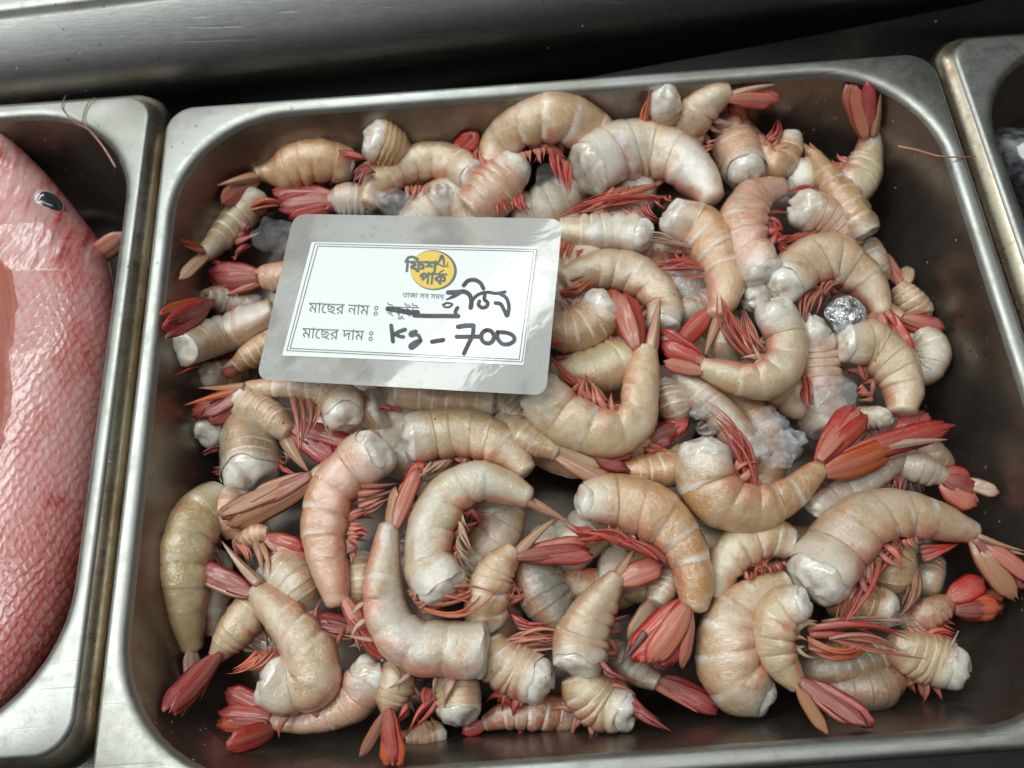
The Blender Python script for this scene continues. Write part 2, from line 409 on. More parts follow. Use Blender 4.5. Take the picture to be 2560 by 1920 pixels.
def blade(name, parent, B, Tp, w, color, kind, zoff, rng, flat=1.0):
    """one tail blade: a leaf (uropod) or a spike (telson) from B to Tp, width w in metres"""
    B = np.asarray(B, float); Tp = np.asarray(Tp, float)
    ax = Tp - B; Lh = np.linalg.norm(ax); d = ax / Lh
    V = toward_viewer(B)
    sd = np.cross(V, d); sd /= np.linalg.norm(sd)
    up = np.cross(d, sd)
    tw = rng.uniform(-.5, .5) * flat
    sd, up = math.cos(tw) * sd + math.sin(tw) * up, math.cos(tw) * up - math.sin(tw) * sd
    n = 16; m = 9
    w = w * 1.18
    V_, U_ = [], []
    bend = rng.uniform(-.05, .12) * Lh; sway = rng.uniform(-.03, .03) * Lh
    for i in range(n):
        t = i / (n - 1)
        if kind == 'spike':
            hw = w * .5 * (1 - t) ** .8 * (1.0 - .25 * math.exp(-t * 9)) + w * .015
            th = hw * .55
        else:
            hw = w * .5 * (.46 + .54 * math.sin(min(t / .42, 1) * math.pi / 2)) * (1 - max(0, (t - .68) / .32) ** 2.6 * .80)
            th = max(w * .035, hw * .11) * flat
        c = B + d * (t * Lh) + up * (bend * math.sin(t * math.pi) * .6 + zoff) + sd * sway * math.sin(t * math.pi)
        for j in range(m):
            s = -1 + 2 * j / (m - 1)
            if kind == 'spike': h = th * (1 - abs(s)) * 1.2
            else:
                h = th * (1.5 * math.exp(-(s / .16) ** 2) + .9 * math.exp(-((abs(s) - .62) / .16) ** 2) + .7 * (1 - s * s)) + hw * .11 * flat * (1 - s * s)
            rag = 1.0
            fr = d * (Lh * rng.uniform(-.05, .05)) if (kind != 'spike' and i >= n - 2) else 0
            h += rng.uniform(-.02, .02) * hw
            V_.append(c + sd * hw * s + up * h + fr); U_.append((t, j / (m - 1)))
        for j in range(m):
            s = 1 - 2 * j / (m - 1)
            h = -th * .7 + (hw * .10 * flat * (1 - s * s) if kind != 'spike' else -th * .3 * (1 - abs(s)))
            V_.append(c + sd * hw * s * .97 + up * h); U_.append((t, .5 + .5 * s))
    F = grid_faces(n, 2 * m)
    F.append(list(range(2 * m))[::-1]); F.append(list(range((n - 1) * 2 * m, n * 2 * m)))
    return mesh_obj(name, V_, F, M_BLADE, parent, uvs=U_, color=color)

def leg(parent, B, Tp, w, color, rng, bow=None):
    """one swimmeret: a flattened tapering limb that leaves the belly and bends"""
    B = np.asarray(B, float); Tp = np.asarray(Tp, float)
    ax = Tp - B; Lh = np.linalg.norm(ax); d = ax / Lh
    V = toward_viewer(B); sd = np.cross(V, d); sd /= np.linalg.norm(sd); up = np.cross(d, sd)
    n, m = 12, 7
    bow = rng.uniform(-.16, .16) if bow is None else bow
    lift = rng.uniform(.02, .16); tw = rng.uniform(-.9, .9)
    V_, U_ = [], []
    for i in range(n):
        t = i / (n - 1)
        hw = w * .5 * (.62 + .55 * math.sin(min(t / .35, 1) * math.pi / 2)) * (1 - t ** 1.3) + w * .02
        c = B + d * Lh * t + sd * bow * Lh * math.sin(t * math.pi) + up * lift * Lh * math.sin(t * math.pi)
        a = tw * (.4 + t); s2 = math.cos(a) * sd + math.sin(a) * up; u2 = math.cos(a) * up - math.sin(a) * sd
        for j in range(m):
            th = 2 * math.pi * j / m
            V_.append(c + s2 * hw * math.cos(th) + u2 * hw * .40 * math.sin(th)); U_.append((t, .5 + .5 * math.cos(th)))
    F = grid_faces(n, m); F.append(list(range(m))[::-1]); F.append(list(range((n - 1) * m, n * m)))
    return mesh_obj('swimmeret', V_, F, M_BLADE, parent, uvs=U_, color=color)

def jitter(c, rng, a=.12):
    g = 1 + rng.uniform(-a, a)
    return tuple(max(.01, min(.95, x * g * (1 + rng.uniform(-a * .35, a * .35)))) for x in c)

NS = [0]
GROUP = 'headless shrimp heaped in the steel pan'
def SH(tile, L, tint, path, w, label, belly=None, roll=None, fan=(), legs=(), m=.30, auto=0, autoc='p', end=None):
    NS[0] += 1
    rng = random.Random(NS[0] * 17 + 3)
    # --- centreline in the world, each point on its layer of the heap
    pts = []
    WF = [1.22 - .20 * (i / max(1, len(path) - 1)) ** 2 for i in range(len(path))]
    for i, p in enumerate(path):
        s = src(tile, p[0], p[1]); dz = p[2] * .001 if len(p) > 2 else (.003 if i == 0 and m >= .14 else 0.0)
        q = at_z(s, -.015)
        pts.append(place(s, heap(q[0], q[1]) - .0078 * L + dz, w[min(i, len(w) - 1)] * .27 * K * .27 / F_PX))
    pts = np.array(pts)
    if len(path[0]) < 3 or path[0][2] < 1:
        if pts[0][2] > pts[1][2] + .0035: pts[0] = place(src(tile, path[0][0], path[0][1]), pts[1][2] + .0035, .12 * w[0] * K * .27 / F_PX)
    m = m * 1.6
    wr = np.array([WF[i] * w[min(i, len(w) - 1)] * .5 * K * depth_of(pts[i]) / F_PX for i in range(len(pts))])
    # rings, doubled where one shell ring overlaps the next
    tt, qq, sg = [], [], []
    for k in range(6):
        nn = 15 if k == 5 else 11
        for i in range(nn):
            q = i / (nn - 1)
            tt.append(SEGB[k] + (SEGB[k + 1] - SEGB[k]) * min(max(q, .030), .985)); qq.append(q); sg.append(k)
    tt = np.array(tt)
    cl = catmull(np.hstack([pts, wr[:, None]]), tt)
    P, rad = cl[:, :3], np.maximum(cl[:, 3], .0012)
    T = np.gradient(P, axis=0)
    for _ in range(2): T[1:-1] = (T[:-2] + T[1:-1] + T[2:]) / 3
    T /= np.linalg.norm(T, axis=1)[:, None]
    mid = P[len(P) // 2]; Vw = toward_viewer(mid)
    if belly is None:
        a, b = P[-1] - P[0], P[len(P) // 2] - P[0]
        belly = 'R' if np.dot(np.cross(a, b), Vw) > 0 else 'L'
    sgn = 1 if belly == 'R' else -1
    if roll is None: roll = rng.uniform(8, 26)
    ro = math.radians(roll); bb = .84
    eff = math.sqrt(math.cos(ro) ** 2 + (bb * math.sin(ro)) ** 2)
    root = thing('headless_shrimp', (mid[0], mid[1], mid[2] - .006), label, 'shrimp', GROUP)
    MR = 24
    segr = min(1.0, float(np.sum(np.linalg.norm(np.diff(P, axis=0), axis=1))) / 6 / max(rad.max(), 1e-5) / .75)
    V_, U_ = [], []
    seed = Vector((NS[0] * 3.7, NS[0] * 1.3, 0))
    Ds, Ls = [], []
    for i in range(len(P)):
        t = T[i]; vv = Vw - t * np.dot(Vw, t); nv = np.linalg.norm(vv)
        if nv < .25:
            alt = np.array([0, 1.0, 0.2]); alt = alt - t * np.dot(alt, t); vv = vv + alt * (.25 - nv)
            nv = np.linalg.norm(vv)
        vv /= nv
        D0 = np.cross(vv, t) * sgn
        D = math.cos(ro) * D0 + math.sin(ro) * vv
        Lt = np.cross(t, D)
        Ds.append(D); Ls.append(Lt)
        q, k = qq[i], sg[i]
        r = rad[i] / eff
        st = .983 + .026 * q ** 2.2 if k < 5 else .99 - .10 * q - .28 * max(0, (q - .92) / .08) ** 2
        bul = (.022 + .016 * math.sin(NS[0] * 3.1 + k * 2.2)) * math.sin(math.pi * q) * segr ** 2
        slant = .16 * r * segr * math.sin(math.pi * min(1, (i + .5) / len(P)))
        for j in range(MR):
            th = 2 * math.pi * j / MR
            cth, sth = math.cos(th), math.sin(th)
            a = 1.0 if cth > 0 else .90
            f = st + bul
            lat = abs(sth)
            if cth < 0 and k < 5:                   # scalloped lower rim of each ring, soft belly between
                f *= 1 + .12 * math.sin(math.pi * q) ** .7 * (1 if abs(th - math.pi) > .62 else 0)
                if abs(th - math.pi) < .62: f *= .90
            pos = P[i] + D * (r * a * f * cth) + Lt * (r * bb * f * sth)
            pos = pos - t * (slant * (cth - .2))
            if i < 4: pos = pos + t * (rad[0] * (.30 if m >= .17 else .05) * (1 - i / 4) * mnoise.noise(Vector((cth * 1.5, sth * 1.5, NS[0] * 1.7))))
            nz = mnoise.noise(Vector(pos / (rad[0] * 1.3)) + seed) * .085 + mnoise.noise(Vector(pos / (rad[0] * .5)) + seed) * .035
            pos = pos + (D * cth + Lt * sth) * r * nz
            V_.append(pos); U_.append((k + q * .999, min(j, MR - j) / (MR / 2)))
    n = len(P)
    F = grid_faces(n, MR); F.append(list(range((n - 1) * MR, n * MR)))
    mesh_obj('shell', V_, F, M_SHELL, root, uvs=U_, color=jitter(C_[tint], rng, .09))
    # --- the cut end: a lumpy dome of white flesh standing out of the first ring
    r0 = rad[0] / eff; t0 = -T[0]; D, Lt = Ds[0], Ls[0]
    V_, F = [], []
    steps = [(-1.2, .90), (-.5, .985), (.0, .985), (.30, .93), (.55, .85), (.76, .70), (.91, .48), (1.0, .18)]
    MF = 28
    ragang = rng.uniform(0, 6.28)
    for h, f in steps:
        for j in range(MF):
            th = 2 * math.pi * j / MF
            rg = 1 + .40 * mnoise.noise(Vector((math.cos(th) * 1.1, math.sin(th) * 1.1, NS[0] * 2.3))) * (1 if h > 0 else 0)
            hh = h * m * rg
            a = 1.0 if math.cos(th) > 0 else .90
            pos = P[0] + t0 * (hh * r0 * 1.15) + D * (r0 * f * .97 * a * math.cos(th)) + Lt * (r0 * f * .97 * bb * math.sin(th))
            nz = mnoise.noise(Vector(pos / (r0 * .55)) + seed) * .13 + mnoise.noise(Vector(pos / (r0 * .22)) + seed) * .045
            pos = pos + (t0 * .8 + (D * math.cos(th) + Lt * math.sin(th)) * .5) * r0 * nz * (1 if h > 0 else .2)
            V_.append(pos)
    F = grid_faces(len(steps), MF); F.append(list(range((len(steps) - 1) * MF, len(steps) * MF)))
    mesh_obj('cut_flesh', V_, F, M_FLESH, root)
    # --- tail blades
    Bp = P[-1] - T[-1] * rad[-1] * .5
    leafs = [f for f in fan if f[3] not in 'tk' and f[2] >= 90 and len(f) == 4]
    if len(leafs) >= 2:
        a, b = leafs[0], leafs[1]
        fan = list(fan) + [(a[0] * .5 + b[0] * .5 + rng.uniform(-20, 20), a[1] * .5 + b[1] * .5 + rng.uniform(-20, 20), (a[2] + b[2]) * .42, rng.choice('vpd'), None, None, -1.2)]
    for i, f in enumerate(fan):
        s = src(tile, f[0], f[1]); kind = f[3]
        dzz = (f[6] if len(f) > 6 else 0) * .001
        tip = place(s, Bp[2] + dzz + rng.uniform(-.001, .0015), .0015)
        if len(f) > 5 and f[4] is not None: B = at_z(src(tile, f[4], f[5]), Bp[2])
        else:
            ld = tip - Bp; ld = ld - T[-1] * np.dot(ld, T[-1]); ln = np.linalg.norm(ld) + 1e-9
            B = Bp + Vw * (.0004 * i) + ld / ln * min(ln * .5, rad[-1] * .55)
        ww = f[2] * K * depth_of(tip) / F_PX
        spike = kind in 'tk' or f[2] < 75
        blade('telson' if kind in 'tk' else 'uropod', root, B, tip, ww, jitter(BL[kind], rng, .16), 'spike' if spike else 'leaf', .0005 * i, rng)
    # --- swimmerets: tufts traced from base segment to tip segment
    for tf in legs:
        (ax, ay, bx, by), (cx, cy, dx, dy), nl, lw, col = tf[:5]
        dzb = (tf[5] if len(tf) > 5 else 2.0) * .001; nl = int(nl * 1.9 + .5); bow0 = rng.uniform(-.14, .14)
        for i in range(nl):
            f = (i + .5) / nl if nl > 1 else .5
            f2 = min(1, max(0, f + rng.uniform(-.16, .16)))
            sb = src(tile, ax + (bx - ax) * f, ay + (by - ay) * f); sp = src(tile, cx + (dx - cx) * f2, cy + (dy - cy) * f2)
            ext = rng.uniform(.80, 1.35)
            sp = (sb[0] + (sp[0] - sb[0]) * ext, sb[1] + (sp[1] - sb[1]) * ext)
            zb = mid[2] + dzb + rng.uniform(-.0022, .0022)
            leg(root, place(sb, zb), place(sp, zb + rng.uniform(-.001, .003)), lw * .60 * K * .27 / F_PX * rng.uniform(.7, 1.25), jitter(BL[col], rng, .25), rng, bow0 + rng.uniform(-.10, .10))
    # --- a few short swimmerets along the belly where none were traced
    if auto == 0 and roll < 42: auto, autoc = 7, rng.choice('pwpwr')
    for i in range(auto):
        k = int((.08 + .62 * (i + .5) / auto) * (n - 1)); D, t, Lt = Ds[k], T[k], Ls[k]
        r = rad[k]
        B = P[k] - D * r * .72 + Lt * (-1 if np.dot(Lt, Vw) < 0 else 1) * r * .35
        Tp = B - D * r * rng.uniform(.55, 1.05) + t * r * rng.uniform(-.9, .9)
        leg(root, B, Tp, r * rng.uniform(.20, .36), jitter(BL[autoc], rng, .2), rng)
    return root

# ------------------------------------------------------------------ the heap, each shrimp traced from its place in the photograph's tray
# upper left corner
SH(1, .5, 'O', [(1370,655,-2),(1210,625),(1040,635),(900,690),(790,700),(700,705)], [200,250,270,240,140,105],
   'tan shrimp by the upper left rim, rings milky, orange tail pointing left', belly='L', roll=30, m=.1,
   fan=[(450,785,80,'t'),(480,905,120,'p')], auto=4, autoc='d')
SH(1, .7, 'O', [(1530,478,5),(1640,525,-4),(1730,570,-13)], [275,280,240],
   'shrimp showing a round white cut end to the camera near top left rim', roll=10, m=.22,
   legs=[((1430,575,1480,600),(1275,530,1290,575),3,60,'r'),((1480,640,1540,690),(1400,690,1430,800),4,80,'d')])
SH(1, .5, 'C', [(2215,725),(2080,640),(1890,620),(1690,690),(1550,810),(1490,930)], [200,220,225,220,200,140],
   'cream arched shrimp directly above the price card, red dots of legs under its arch', belly='L', roll=20, m=.25,
   legs=[((1750,790,2080,770),(1760,880,2080,860),6,70,'p')])
SH(1, .8, 'W', [(1480,900,-3),(1340,890),(1230,900)], [190,200,130],
   'pale shrimp with broad dark red tail beside the top left corner of the card', roll=40,
   fan=[(840,830,120,'v'),(890,940,120,'v'),(955,1000,90,'r')], legs=[((1200,860,1230,940),(1120,850,1180,980),3,50,'r')])
SH(1, 1.0, 'G', [(730,840),(610,1000),(490,1130),(390,1240),(345,1280)], [190,195,170,130,100],
   'straight grey shrimp lying down the upper left wall of the pan', belly='L', roll=35, m=.1,
   fan=[(195,1160,60,'o'),(200,1440,80,'n'),(205,1200,40,'p')], legs=[((700,900,640,980),(880,880,870,940),4,60,'o'),((660,1060,560,1200),(590,990,720,1130),2,100,'v'),((600,1230,560,1290),(720,1170,560,1310),3,80,'v')])
SH(1, .6, 'P', [(1150,1420,-3),(950,1420),(800,1425),(730,1430)], [190,190,170,130],
   'pink shrimp reaching out from under the left edge of the card, purple tail', roll=50,
   fan=[(392,1385,140,'v'),(420,1490,140,'v'),(490,1555,60,'p'),(560,1385,45,'r',420,1320)])
SH(4, .95, 'T', [(690,190,-6),(530,150),(420,125),(360,120)], [190,180,160,120],
   'dull shrimp at left wall with drooping dark red tail left of the card', roll=40,
   fan=[(65,235,110,'o'),(75,335,120,'r'),(95,405,90,'v'),(330,62,40,'n')], legs=[((540,170,640,160),(530,230,640,210),4,40,'r')])
SH(4, .5, 'G', [(190,485),(350,425),(520,370),(680,295),(860,205)], [215,220,215,215,200],
   'plump grey shrimp seen from its back, left of the lower left card corner', roll=78, m=.06)
SH(4, 1.2, 'P', [(400,650),(520,640,-5),(650,600,-9)], [170,190,180],
   'shrimp showing a lumpy white cut end at left under the card corner', roll=20, m=.5,
   legs=[((330,590,350,600),(190,640,200,650),2,50,'r')])
SH(4, .8, 'O', [(860,420,-3),(700,510),(580,600)], [170,160,120],
   'orange tail piece poking out below the left corner of the card', roll=60, fan=[(500,660,80,'p'),(470,620,70,'w')])
SH(4, .0, 'C', [(1335,950,3),(1300,830),(1170,760,-1),(980,745),(800,740),(640,745)], [250,255,200,140,125,105],
   'curled shrimp below the card, white cut end low right and red tail to left wall', belly='R', roll=18, m=.22,
   fan=[(215,868,60,'o'),(285,930,125,'r'),(410,985,120,'v'),(330,755,60,'b')],
   legs=[((950,800,1180,830),(1000,1140,1100,1010),6,60,'p'),((1130,830,1190,900),(1200,1070,1230,1060),3,60,'w')])
SH(4, .95, 'C', [(1590,880),(1450,950,-4),(1300,1010,-8)], [250,250,230],
   'tan shrimp back below the card, behind the curled one with white end', roll=80, m=.12)
SH(4, .75, 'C', [(660,850),(760,920),(870,990),(960,1070)], [260,240,210,140],
   'sandy shrimp seen from its back with a long pale tail spike, left of centre', roll=75, m=.1,
   fan=[(1085,1330,110,'t'),(1250,1250,150,'v'),(1400,1140,120,'v')])
SH(4, 1.4, 'P', [(410,1050,2),(520,1000,-3),(640,950,-8)], [220,230,220],
   'shrimp with a knob of white flesh against the left wall', roll=20, m=.45,
   legs=[((520,1130,530,1190),(370,1170,360,1225),2,100,'v'),((530,1250,540,1350),(430,1270,440,1400),3,70,'v')])
SH(4, .95, 'B', [(690,1345,3),(690,1180),(690,1040,-3),(720,940,-8)], [335,345,310,260],
   'brown barrel shaped shrimp, big white cut end facing the camera at left', roll=70, m=.28,
   legs=[((860,1230,880,1320),(960,1330,1005,1350),3,60,'r'),((850,1180,880,1230),(930,1200,930,1290),2,50,'d')])
SH(4, .45, 'Y', [(1340,1260,-5),(1210,1330),(1100,1390)], [150,140,120],
   'yellowish shrimp whose long brown striped tail folds over the left heap', roll=30,
   fan=[(470,1615,115,'b'),(545,1700,150,'b'),(700,1480,80,'b')])
# the big curved ones, lower left
SH(7, .0, 'P', [(1560,-190),(1400,-80),(1260,80),(1210,300),(1225,520),(1260,720),(1290,880)], [330,320,300,300,265,230,165],
   'large pink shrimp curving down the left half, ragged white top, red tail at its foot', belly='L', roll=12, m=.22,
   fan=[(1610,1215,150,'r'),(1440,1195,70,'p'),(1560,1240,100,'v')],
   legs=[((1400,20,1440,260),(1700,-10,1560,180),6,80,'p'),((1350,250,1380,520),(1490,200,1370,590),6,90,'p'),((1400,330,1420,400),(1500,360,1480,390),2,60,'r')])
SH(7, -.3, 'G', [(2290,1190),(2060,1190),(1820,1160),(1650,1020),(1590,800),(1600,550),(1640,290)], [345,345,330,310,270,225,160],
   'long pale grey shrimp bent like a hook, upright red tail, beside the pink one', belly='L', roll=10, m=.12,
   fan=[(1870,-150,105,'r'),(1800,-20,120,'p'),(1690,60,80,'b')],
   legs=[((1760,760,1880,930),(2230,880,2330,800),5,80,'p'),((1800,830,1880,900),(2330,690,2360,720),3,60,'o')])
SH(8, -.2, 'G', [(95,750),(0,570),(10,340),(120,120),(310,20),(520,60),(690,140)], [330,315,300,290,270,230,165],
   'big cream shrimp arched in a C at the centre front, white cut end at bottom', belly='R', roll=12, m=.2,
   fan=[(965,310,75,'t'),(880,270,60,'n'),(820,250,60,'b')],
   legs=[((200,200,160,520),(250,330,310,740),7,55,'n')])
SH(5, .3, 'C', [(-150,1100),(30,1075),(220,1065),(410,1120),(560,1230),(650,1350)], [310,315,310,290,240,190],
   'cream shrimp arched below the card, above the C shaped one', belly='R', roll=15, m=.14,
   legs=[((-30,1260,150,1240),(-130,1330,-30,1370),5,50,'w')])
SH(5, .8, 'C', [(430,845),(200,830),(0,800),(-250,770)], [190,200,210,210],
   'tan shrimp half hidden along the lower edge of the card', roll=80, m=.1,
   fan=[], legs=[((-300,890,-200,900),(-420,880,-340,905),2,70,'r')])
SH(5, 1.2, 'T', [(480,830),(600,910),(730,980)], [210,230,220],
   'dull grey shrimp sunk between the card and the large bent shrimp', roll=70, m=.1)
# centre right of the card
SH(5, -.3, 'C', [(740,760),(870,900),(1050,1000),(1250,1050),(1390,960),(1430,780),(1460,600),(1470,450)], [300,330,330,290,270,250,220,165],
   'large sandy shrimp bent in a U below the card, red tail standing up', belly='L', roll=12, m=.18,
   fan=[(1235,75,130,'r'),(1340,100,150,'r'),(1570,125,95,'t')],
   legs=[((1010,720,1080,760),(830,540,870,560),4,60,'r'),((1040,830,1230,840),(1020,690,1110,700),6,60,'p')])
SH(5, .7, 'Y', [(1400,530,-3),(1230,600),(1030,640),(850,660,-4)], [290,290,270,240],
   'speckled yellowish shrimp behind the large U shaped one', roll=70, m=.15,
   legs=[((1380,480,1220,490),(1330,350,1130,400),7,80,'v'),((860,560,850,540),(980,520,960,540),2,40,'r')])
SH(5, .3, 'O', [(1170,170),(1120,270),(980,345),(790,340)], [250,290,290,260],
   'plump tan shrimp touching the right edge of the card, white end up', belly='R', roll=40, m=.28,
   legs=[((960,100,1000,90),(1080,0,1090,20),2,70,'o'),((850,150,870,130),(830,140,860,150),1,40,'r'),((830,420,850,440),(900,420,890,440),2,60,'r')])
SH(2, .6, 'C', [(1590,1760),(1590,1620),(1480,1460),(1270,1375),(1060,1400),(900,1480)], [220,230,250,260,250,220],
   'smooth cream shrimp arched to the right of the card', belly='L', roll=15, m=.15,
   legs=[((920,1470,1000,1500),(1060,1400,1110,1440),4,60,'o'),((880,1520,900,1560),(1000,1500,1040,1540),3,50,'r')])
SH(2, .6, 'W', [(1440,1130),(1280,1115),(1080,1110),(870,1090)], [220,225,220,190],
   'whitish shrimp reaching out from the upper right card corner, torn white end', roll=55, m=.32,
   legs=[((890,1170,1060,1230),(890,1320,1010,1300),5,50,'o')])
SH(2, .0, 'W', [(1085,690),(1250,590),(1480,540),(1700,620),(1850,750),(1950,900)], [360,370,350,320,290,190],
   'big translucent grey shrimp on top near the back, fanned red legs below it', belly='R', roll=12, m=.14,
   legs=[((1220,800,1560,780),(1030,950,1120,900),7,75,'p'),((1230,880,1640,860),(940,1000,1010,960),6,50,'r'),((1300,950,1660,850),(1500,1100,1660,890),5,45,'r')])
SH(2, .5, 'C', [(1160,560),(1080,430),(880,330),(650,370),(480,500),(400,690)], [270,290,300,290,260,220],
   'tan shrimp arched against the back wall with white ring bands', belly='L', roll=15, m=.15,
   legs=[((600,560,780,520),(620,640,800,600),3,70,'p'),((800,520,960,640),(870,760,970,840),7,75,'r')])
SH(2, .4, 'P', [(545,680,2),(410,830,-1),(250,960,-4)], [250,320,300],
   'pink shrimp with white head end, wet red gills, just above the card', roll=30, m=.42,
   legs=[((400,850,640,850),(400,960,690,970),7,90,'r')])
SH(2, .9, 'Y', [(1610,210,4),(1600,310),(1590,430,-6)], [190,190,180],
   'small shrimp standing white end up against the back wall', roll=60, m=.5,
   legs=[((1480,400,1430,400),(1520,140,1480,190),4,60,'o')])
SH(3, .7, 'C', [(-70,630,-3),(20,440),(120,290),(250,180),(360,140)], [270,260,240,190,120],
   'sandy shrimp at the back wall, dark red tail pointing right', belly='R', roll=20,
   fan=[(692,165,95,'v'),(640,215,90,'v'),(660,90,60,'n')], legs=[((190,480,160,640),(250,470,200,650),3,40,'p')])
SH(3, .4, 'P', [(455,700,1),(410,570),(350,430),(310,330)], [240,260,240,190],
   'ringed shrimp seen from its back, notched white cut end facing front', roll=75, m=.32)
SH(3, .2, 'O', [(765,440),(735,550),(650,640),(550,540),(480,420),(425,320)], [130,180,190,165,130,95],
   'small orange shrimp folded into a V near the back right', belly='R', roll=12, m=.25,
   fan=[(370,225,95,'o'),(400,215,60,'o')], legs=[((570,470,650,500),(650,350,670,360),5,60,'r')])
SH(3, .4, 'G', [(1100,880,-4),(1210,760),(1280,620),(1310,490),(1300,400)], [250,250,215,165,120],
   'pale shrimp climbing the right back corner with its tail over the rim', belly='L', roll=15,
   fan=[(1150,95,120,'p'),(1300,65,95,'v'),(1230,130,90,'r'),(1382,140,60,'t')], legs=[((1110,640,1140,680),(1040,650,1060,680),2,60,'r')])
SH(3, .0, 'O', [(1290,1130,-1),(1200,1000),(1085,830),(990,680),(920,560)], [165,195,190,140,90],
   'straight slim orange shrimp seen from its back at right', roll=85, m=.05,
   fan=[(845,488,80,'t'),(900,490,60,'b')])
SH(3, -.1, 'P', [(580,1390),(470,1230),(440,1060),(490,910),(600,830),(730,795)], [260,310,310,260,200,140],
   'pinkish ringed shrimp curved around a torn white end, right of centre back', belly='R', roll=18, m=.2,
   legs=[((640,1020,690,1250),(740,1180,760,1260),5,50,'r')])
SH(3, .35, 'P', [(870,960,1),(990,1010,-1),(1090,1110,-4),(1140,1230,-8)], [250,265,270,260],
   'shrimp with shredded white end held inside the pinkish curved one', roll=25, m=.4,
   legs=[((890,1120,960,1090),(690,1110,700,1180),5,50,'r'),((980,830,900,800),(760,830,780,820),3,70,'r')])
SH(3, .1, 'C', [(720,1480),(850,1360),(1030,1300),(1210,1390),(1330,1530),(1400,1690)], [260,310,320,280,220,145],
   'sandy shrimp at right arched over a shiny lump of ice, red tail down', belly='R', roll=14, m=.35,
   fan=[(1605,1965,80,'r'),(1420,1830,90,'p'),(1310,1790,80,'p'),(1540,1800,60,'r')],
   legs=[((880,1480,1050,1500),(840,1730,900,1680),6,60,'p'),((1000,1430,1130,1460),(960,1560,1040,1530),4,50,'p')])
SH(3, 1.0, 'C', [(1640,1670,-3),(1580,1580),(1500,1480)], [190,185,130],
   'small shrimp at right wall with worn pinkish tail pointing up', roll=30,
   fan=[(1385,1240,80,'p'),(1570,1350,90,'n'),(1450,1330,70,'p')])
SH(6, 1.0, 'W', [(1640,400,-4),(1730,480),(1700,610,-2),(1600,680,-6)], [200,210,200,180],
   'whitish shrimp pressed against the right wall', belly='R', roll=25)
SH(6, .75, 'P', [(1350,200,-6),(1440,230,-3),(1540,270)], [120,120,105],
   'shrimp whose purple red tail sticks out toward the right wall', roll=40,
   fan=[(1830,335,100,'v'),(1780,390,90,'r'),(1750,208,40,'p')])
SH(6, .4, 'C', [(1130,440),(1310,460),(1450,580),(1530,740),(1530,930)], [250,300,300,270,210],
   'waxy cream shrimp curled at right, below the shiny ice', belly='R', roll=12, m=.16,
   legs=[((1260,720,1340,830),(1210,740,1250,840),4,70,'p')])
SH(6, .6, 'P', [(920,390,1),(930,520,-3),(960,700,-6),(980,860,-9)], [220,250,280,280],
   'pink shrimp under crushed ice at right, white end and curled red legs', roll=60, m=.5,
   legs=[((830,640,860,560),(1120,600,1000,490),6,75,'r'),((830,560,860,640),(900,820,880,900),3,90,'r')])
SH(6, -.1, 'C', [(645,230),(710,370),(720,530),(640,660),(470,690),(300,650),(130,590)], [250,255,260,260,235,200,145],
   'sandy shrimp bent in an L right of centre, red tail to the left', belly='R', roll=12, m=.35,
   fan=[(-145,345,110,'r'),(-125,450,120,'r'),(-110,570,90,'p')],
   legs=[((480,560,560,480),(300,160,350,200),6,65,'r'),((500,540,590,470),(420,200,470,250),4,40,'p')])
SH(2, .3, 'O', [(1660,1010),(1820,1080),(1950,1240),(2020,1420),(2010,1570),(1950,1700)], [240,290,310,260,215,150],
   'orange shrimp right of the card with a bundle of red legs and tail below', belly='R', roll=18, m=.24,
   fan=[(1705,1880,125,'r'),(1885,1970,80,'t')],
   legs=[((1760,1270,1980,1420),(1550,1330,1570,1400),8,50,'r'),((1700,1200,1850,1230),(1480,1140,1560,1180),4,40,'w')])
SH(2, .9, 'W', [(1660,1400),(1770,1430,-4),(1880,1440,-8)], [200,210,200],
   'whitish stub of shrimp below the bundle of red legs', roll=30, m=.3)
SH(5, 1.3, 'T', [(1900,190,-3),(1770,230),(1690,260,-5)], [230,220,190],
   'glassy grey shrimp in the gap right of the smooth arched one', roll=50)
SH(6, 1.1, 'T', [(310,540,-5),(320,420),(350,320,-4)], [190,200,190],
   'greyish shrimp in the gap under the bent red tail', roll=70)
SH(6, .7, 'T', [(520,1240),(400,1080),(270,920),(110,770),(-40,640)], [215,215,205,180,130],
   'greyish pink shrimp lying straight on its back under crushed ice', roll=30, m=.1)
SH(6, -.25, 'O', [(180,1200),(190,1380),(320,1530),(540,1570),(750,1480),(910,1340),(1000,1280)], [335,355,340,290,225,175,120],
   'large orange shrimp bent in a V at right, cut end with dark vein, fiery tail', belly='L', roll=14, m=.3,
   fan=[(1195,870,130,'r'),(1290,950,110,'r'),(1460,1150,180,'o'),(1850,1010,150,'r',1120,1220),(1835,1105,70,'w',1400,1150)],
   legs=[((420,1330,540,1480),(190,890,260,1010),5,55,'r'),((480,1380,560,1480),(380,1060,390,1100),3,60,'r')])
SH(6, .8, 'T', [(930,1570),(1090,1490),(1290,1390),(1450,1260),(1540,1130)], [140,165,170,160,140],
   'slim dusky pink shrimp lying behind the fiery tailed one', roll=30, m=.3,
   fan=[(1640,890,120,'v'),(1710,930,90,'v')])
SH(6, .85, 'G', [(1440,1240,-6),(1620,1290),(1760,1340),(1840,1375)], [200,185,160,125],
   'grey shrimp near the right wall, red edged tail with long spike', roll=40,
   fan=[(2050,1545,190,'p'),(2200,1478,90,'w',1960,1390),(1990,1370,110,'r')], legs=[((1500,1340,1560,1380),(1480,1480,1560,1490),3,80,'d')])
SH(6, 1.1, 'B', [(1600,1160,-6),(1720,1220,-2),(1800,1330,-6)], [200,220,200],
   'tan brown shrimp behind the red edged tail at the right wall', roll=60)
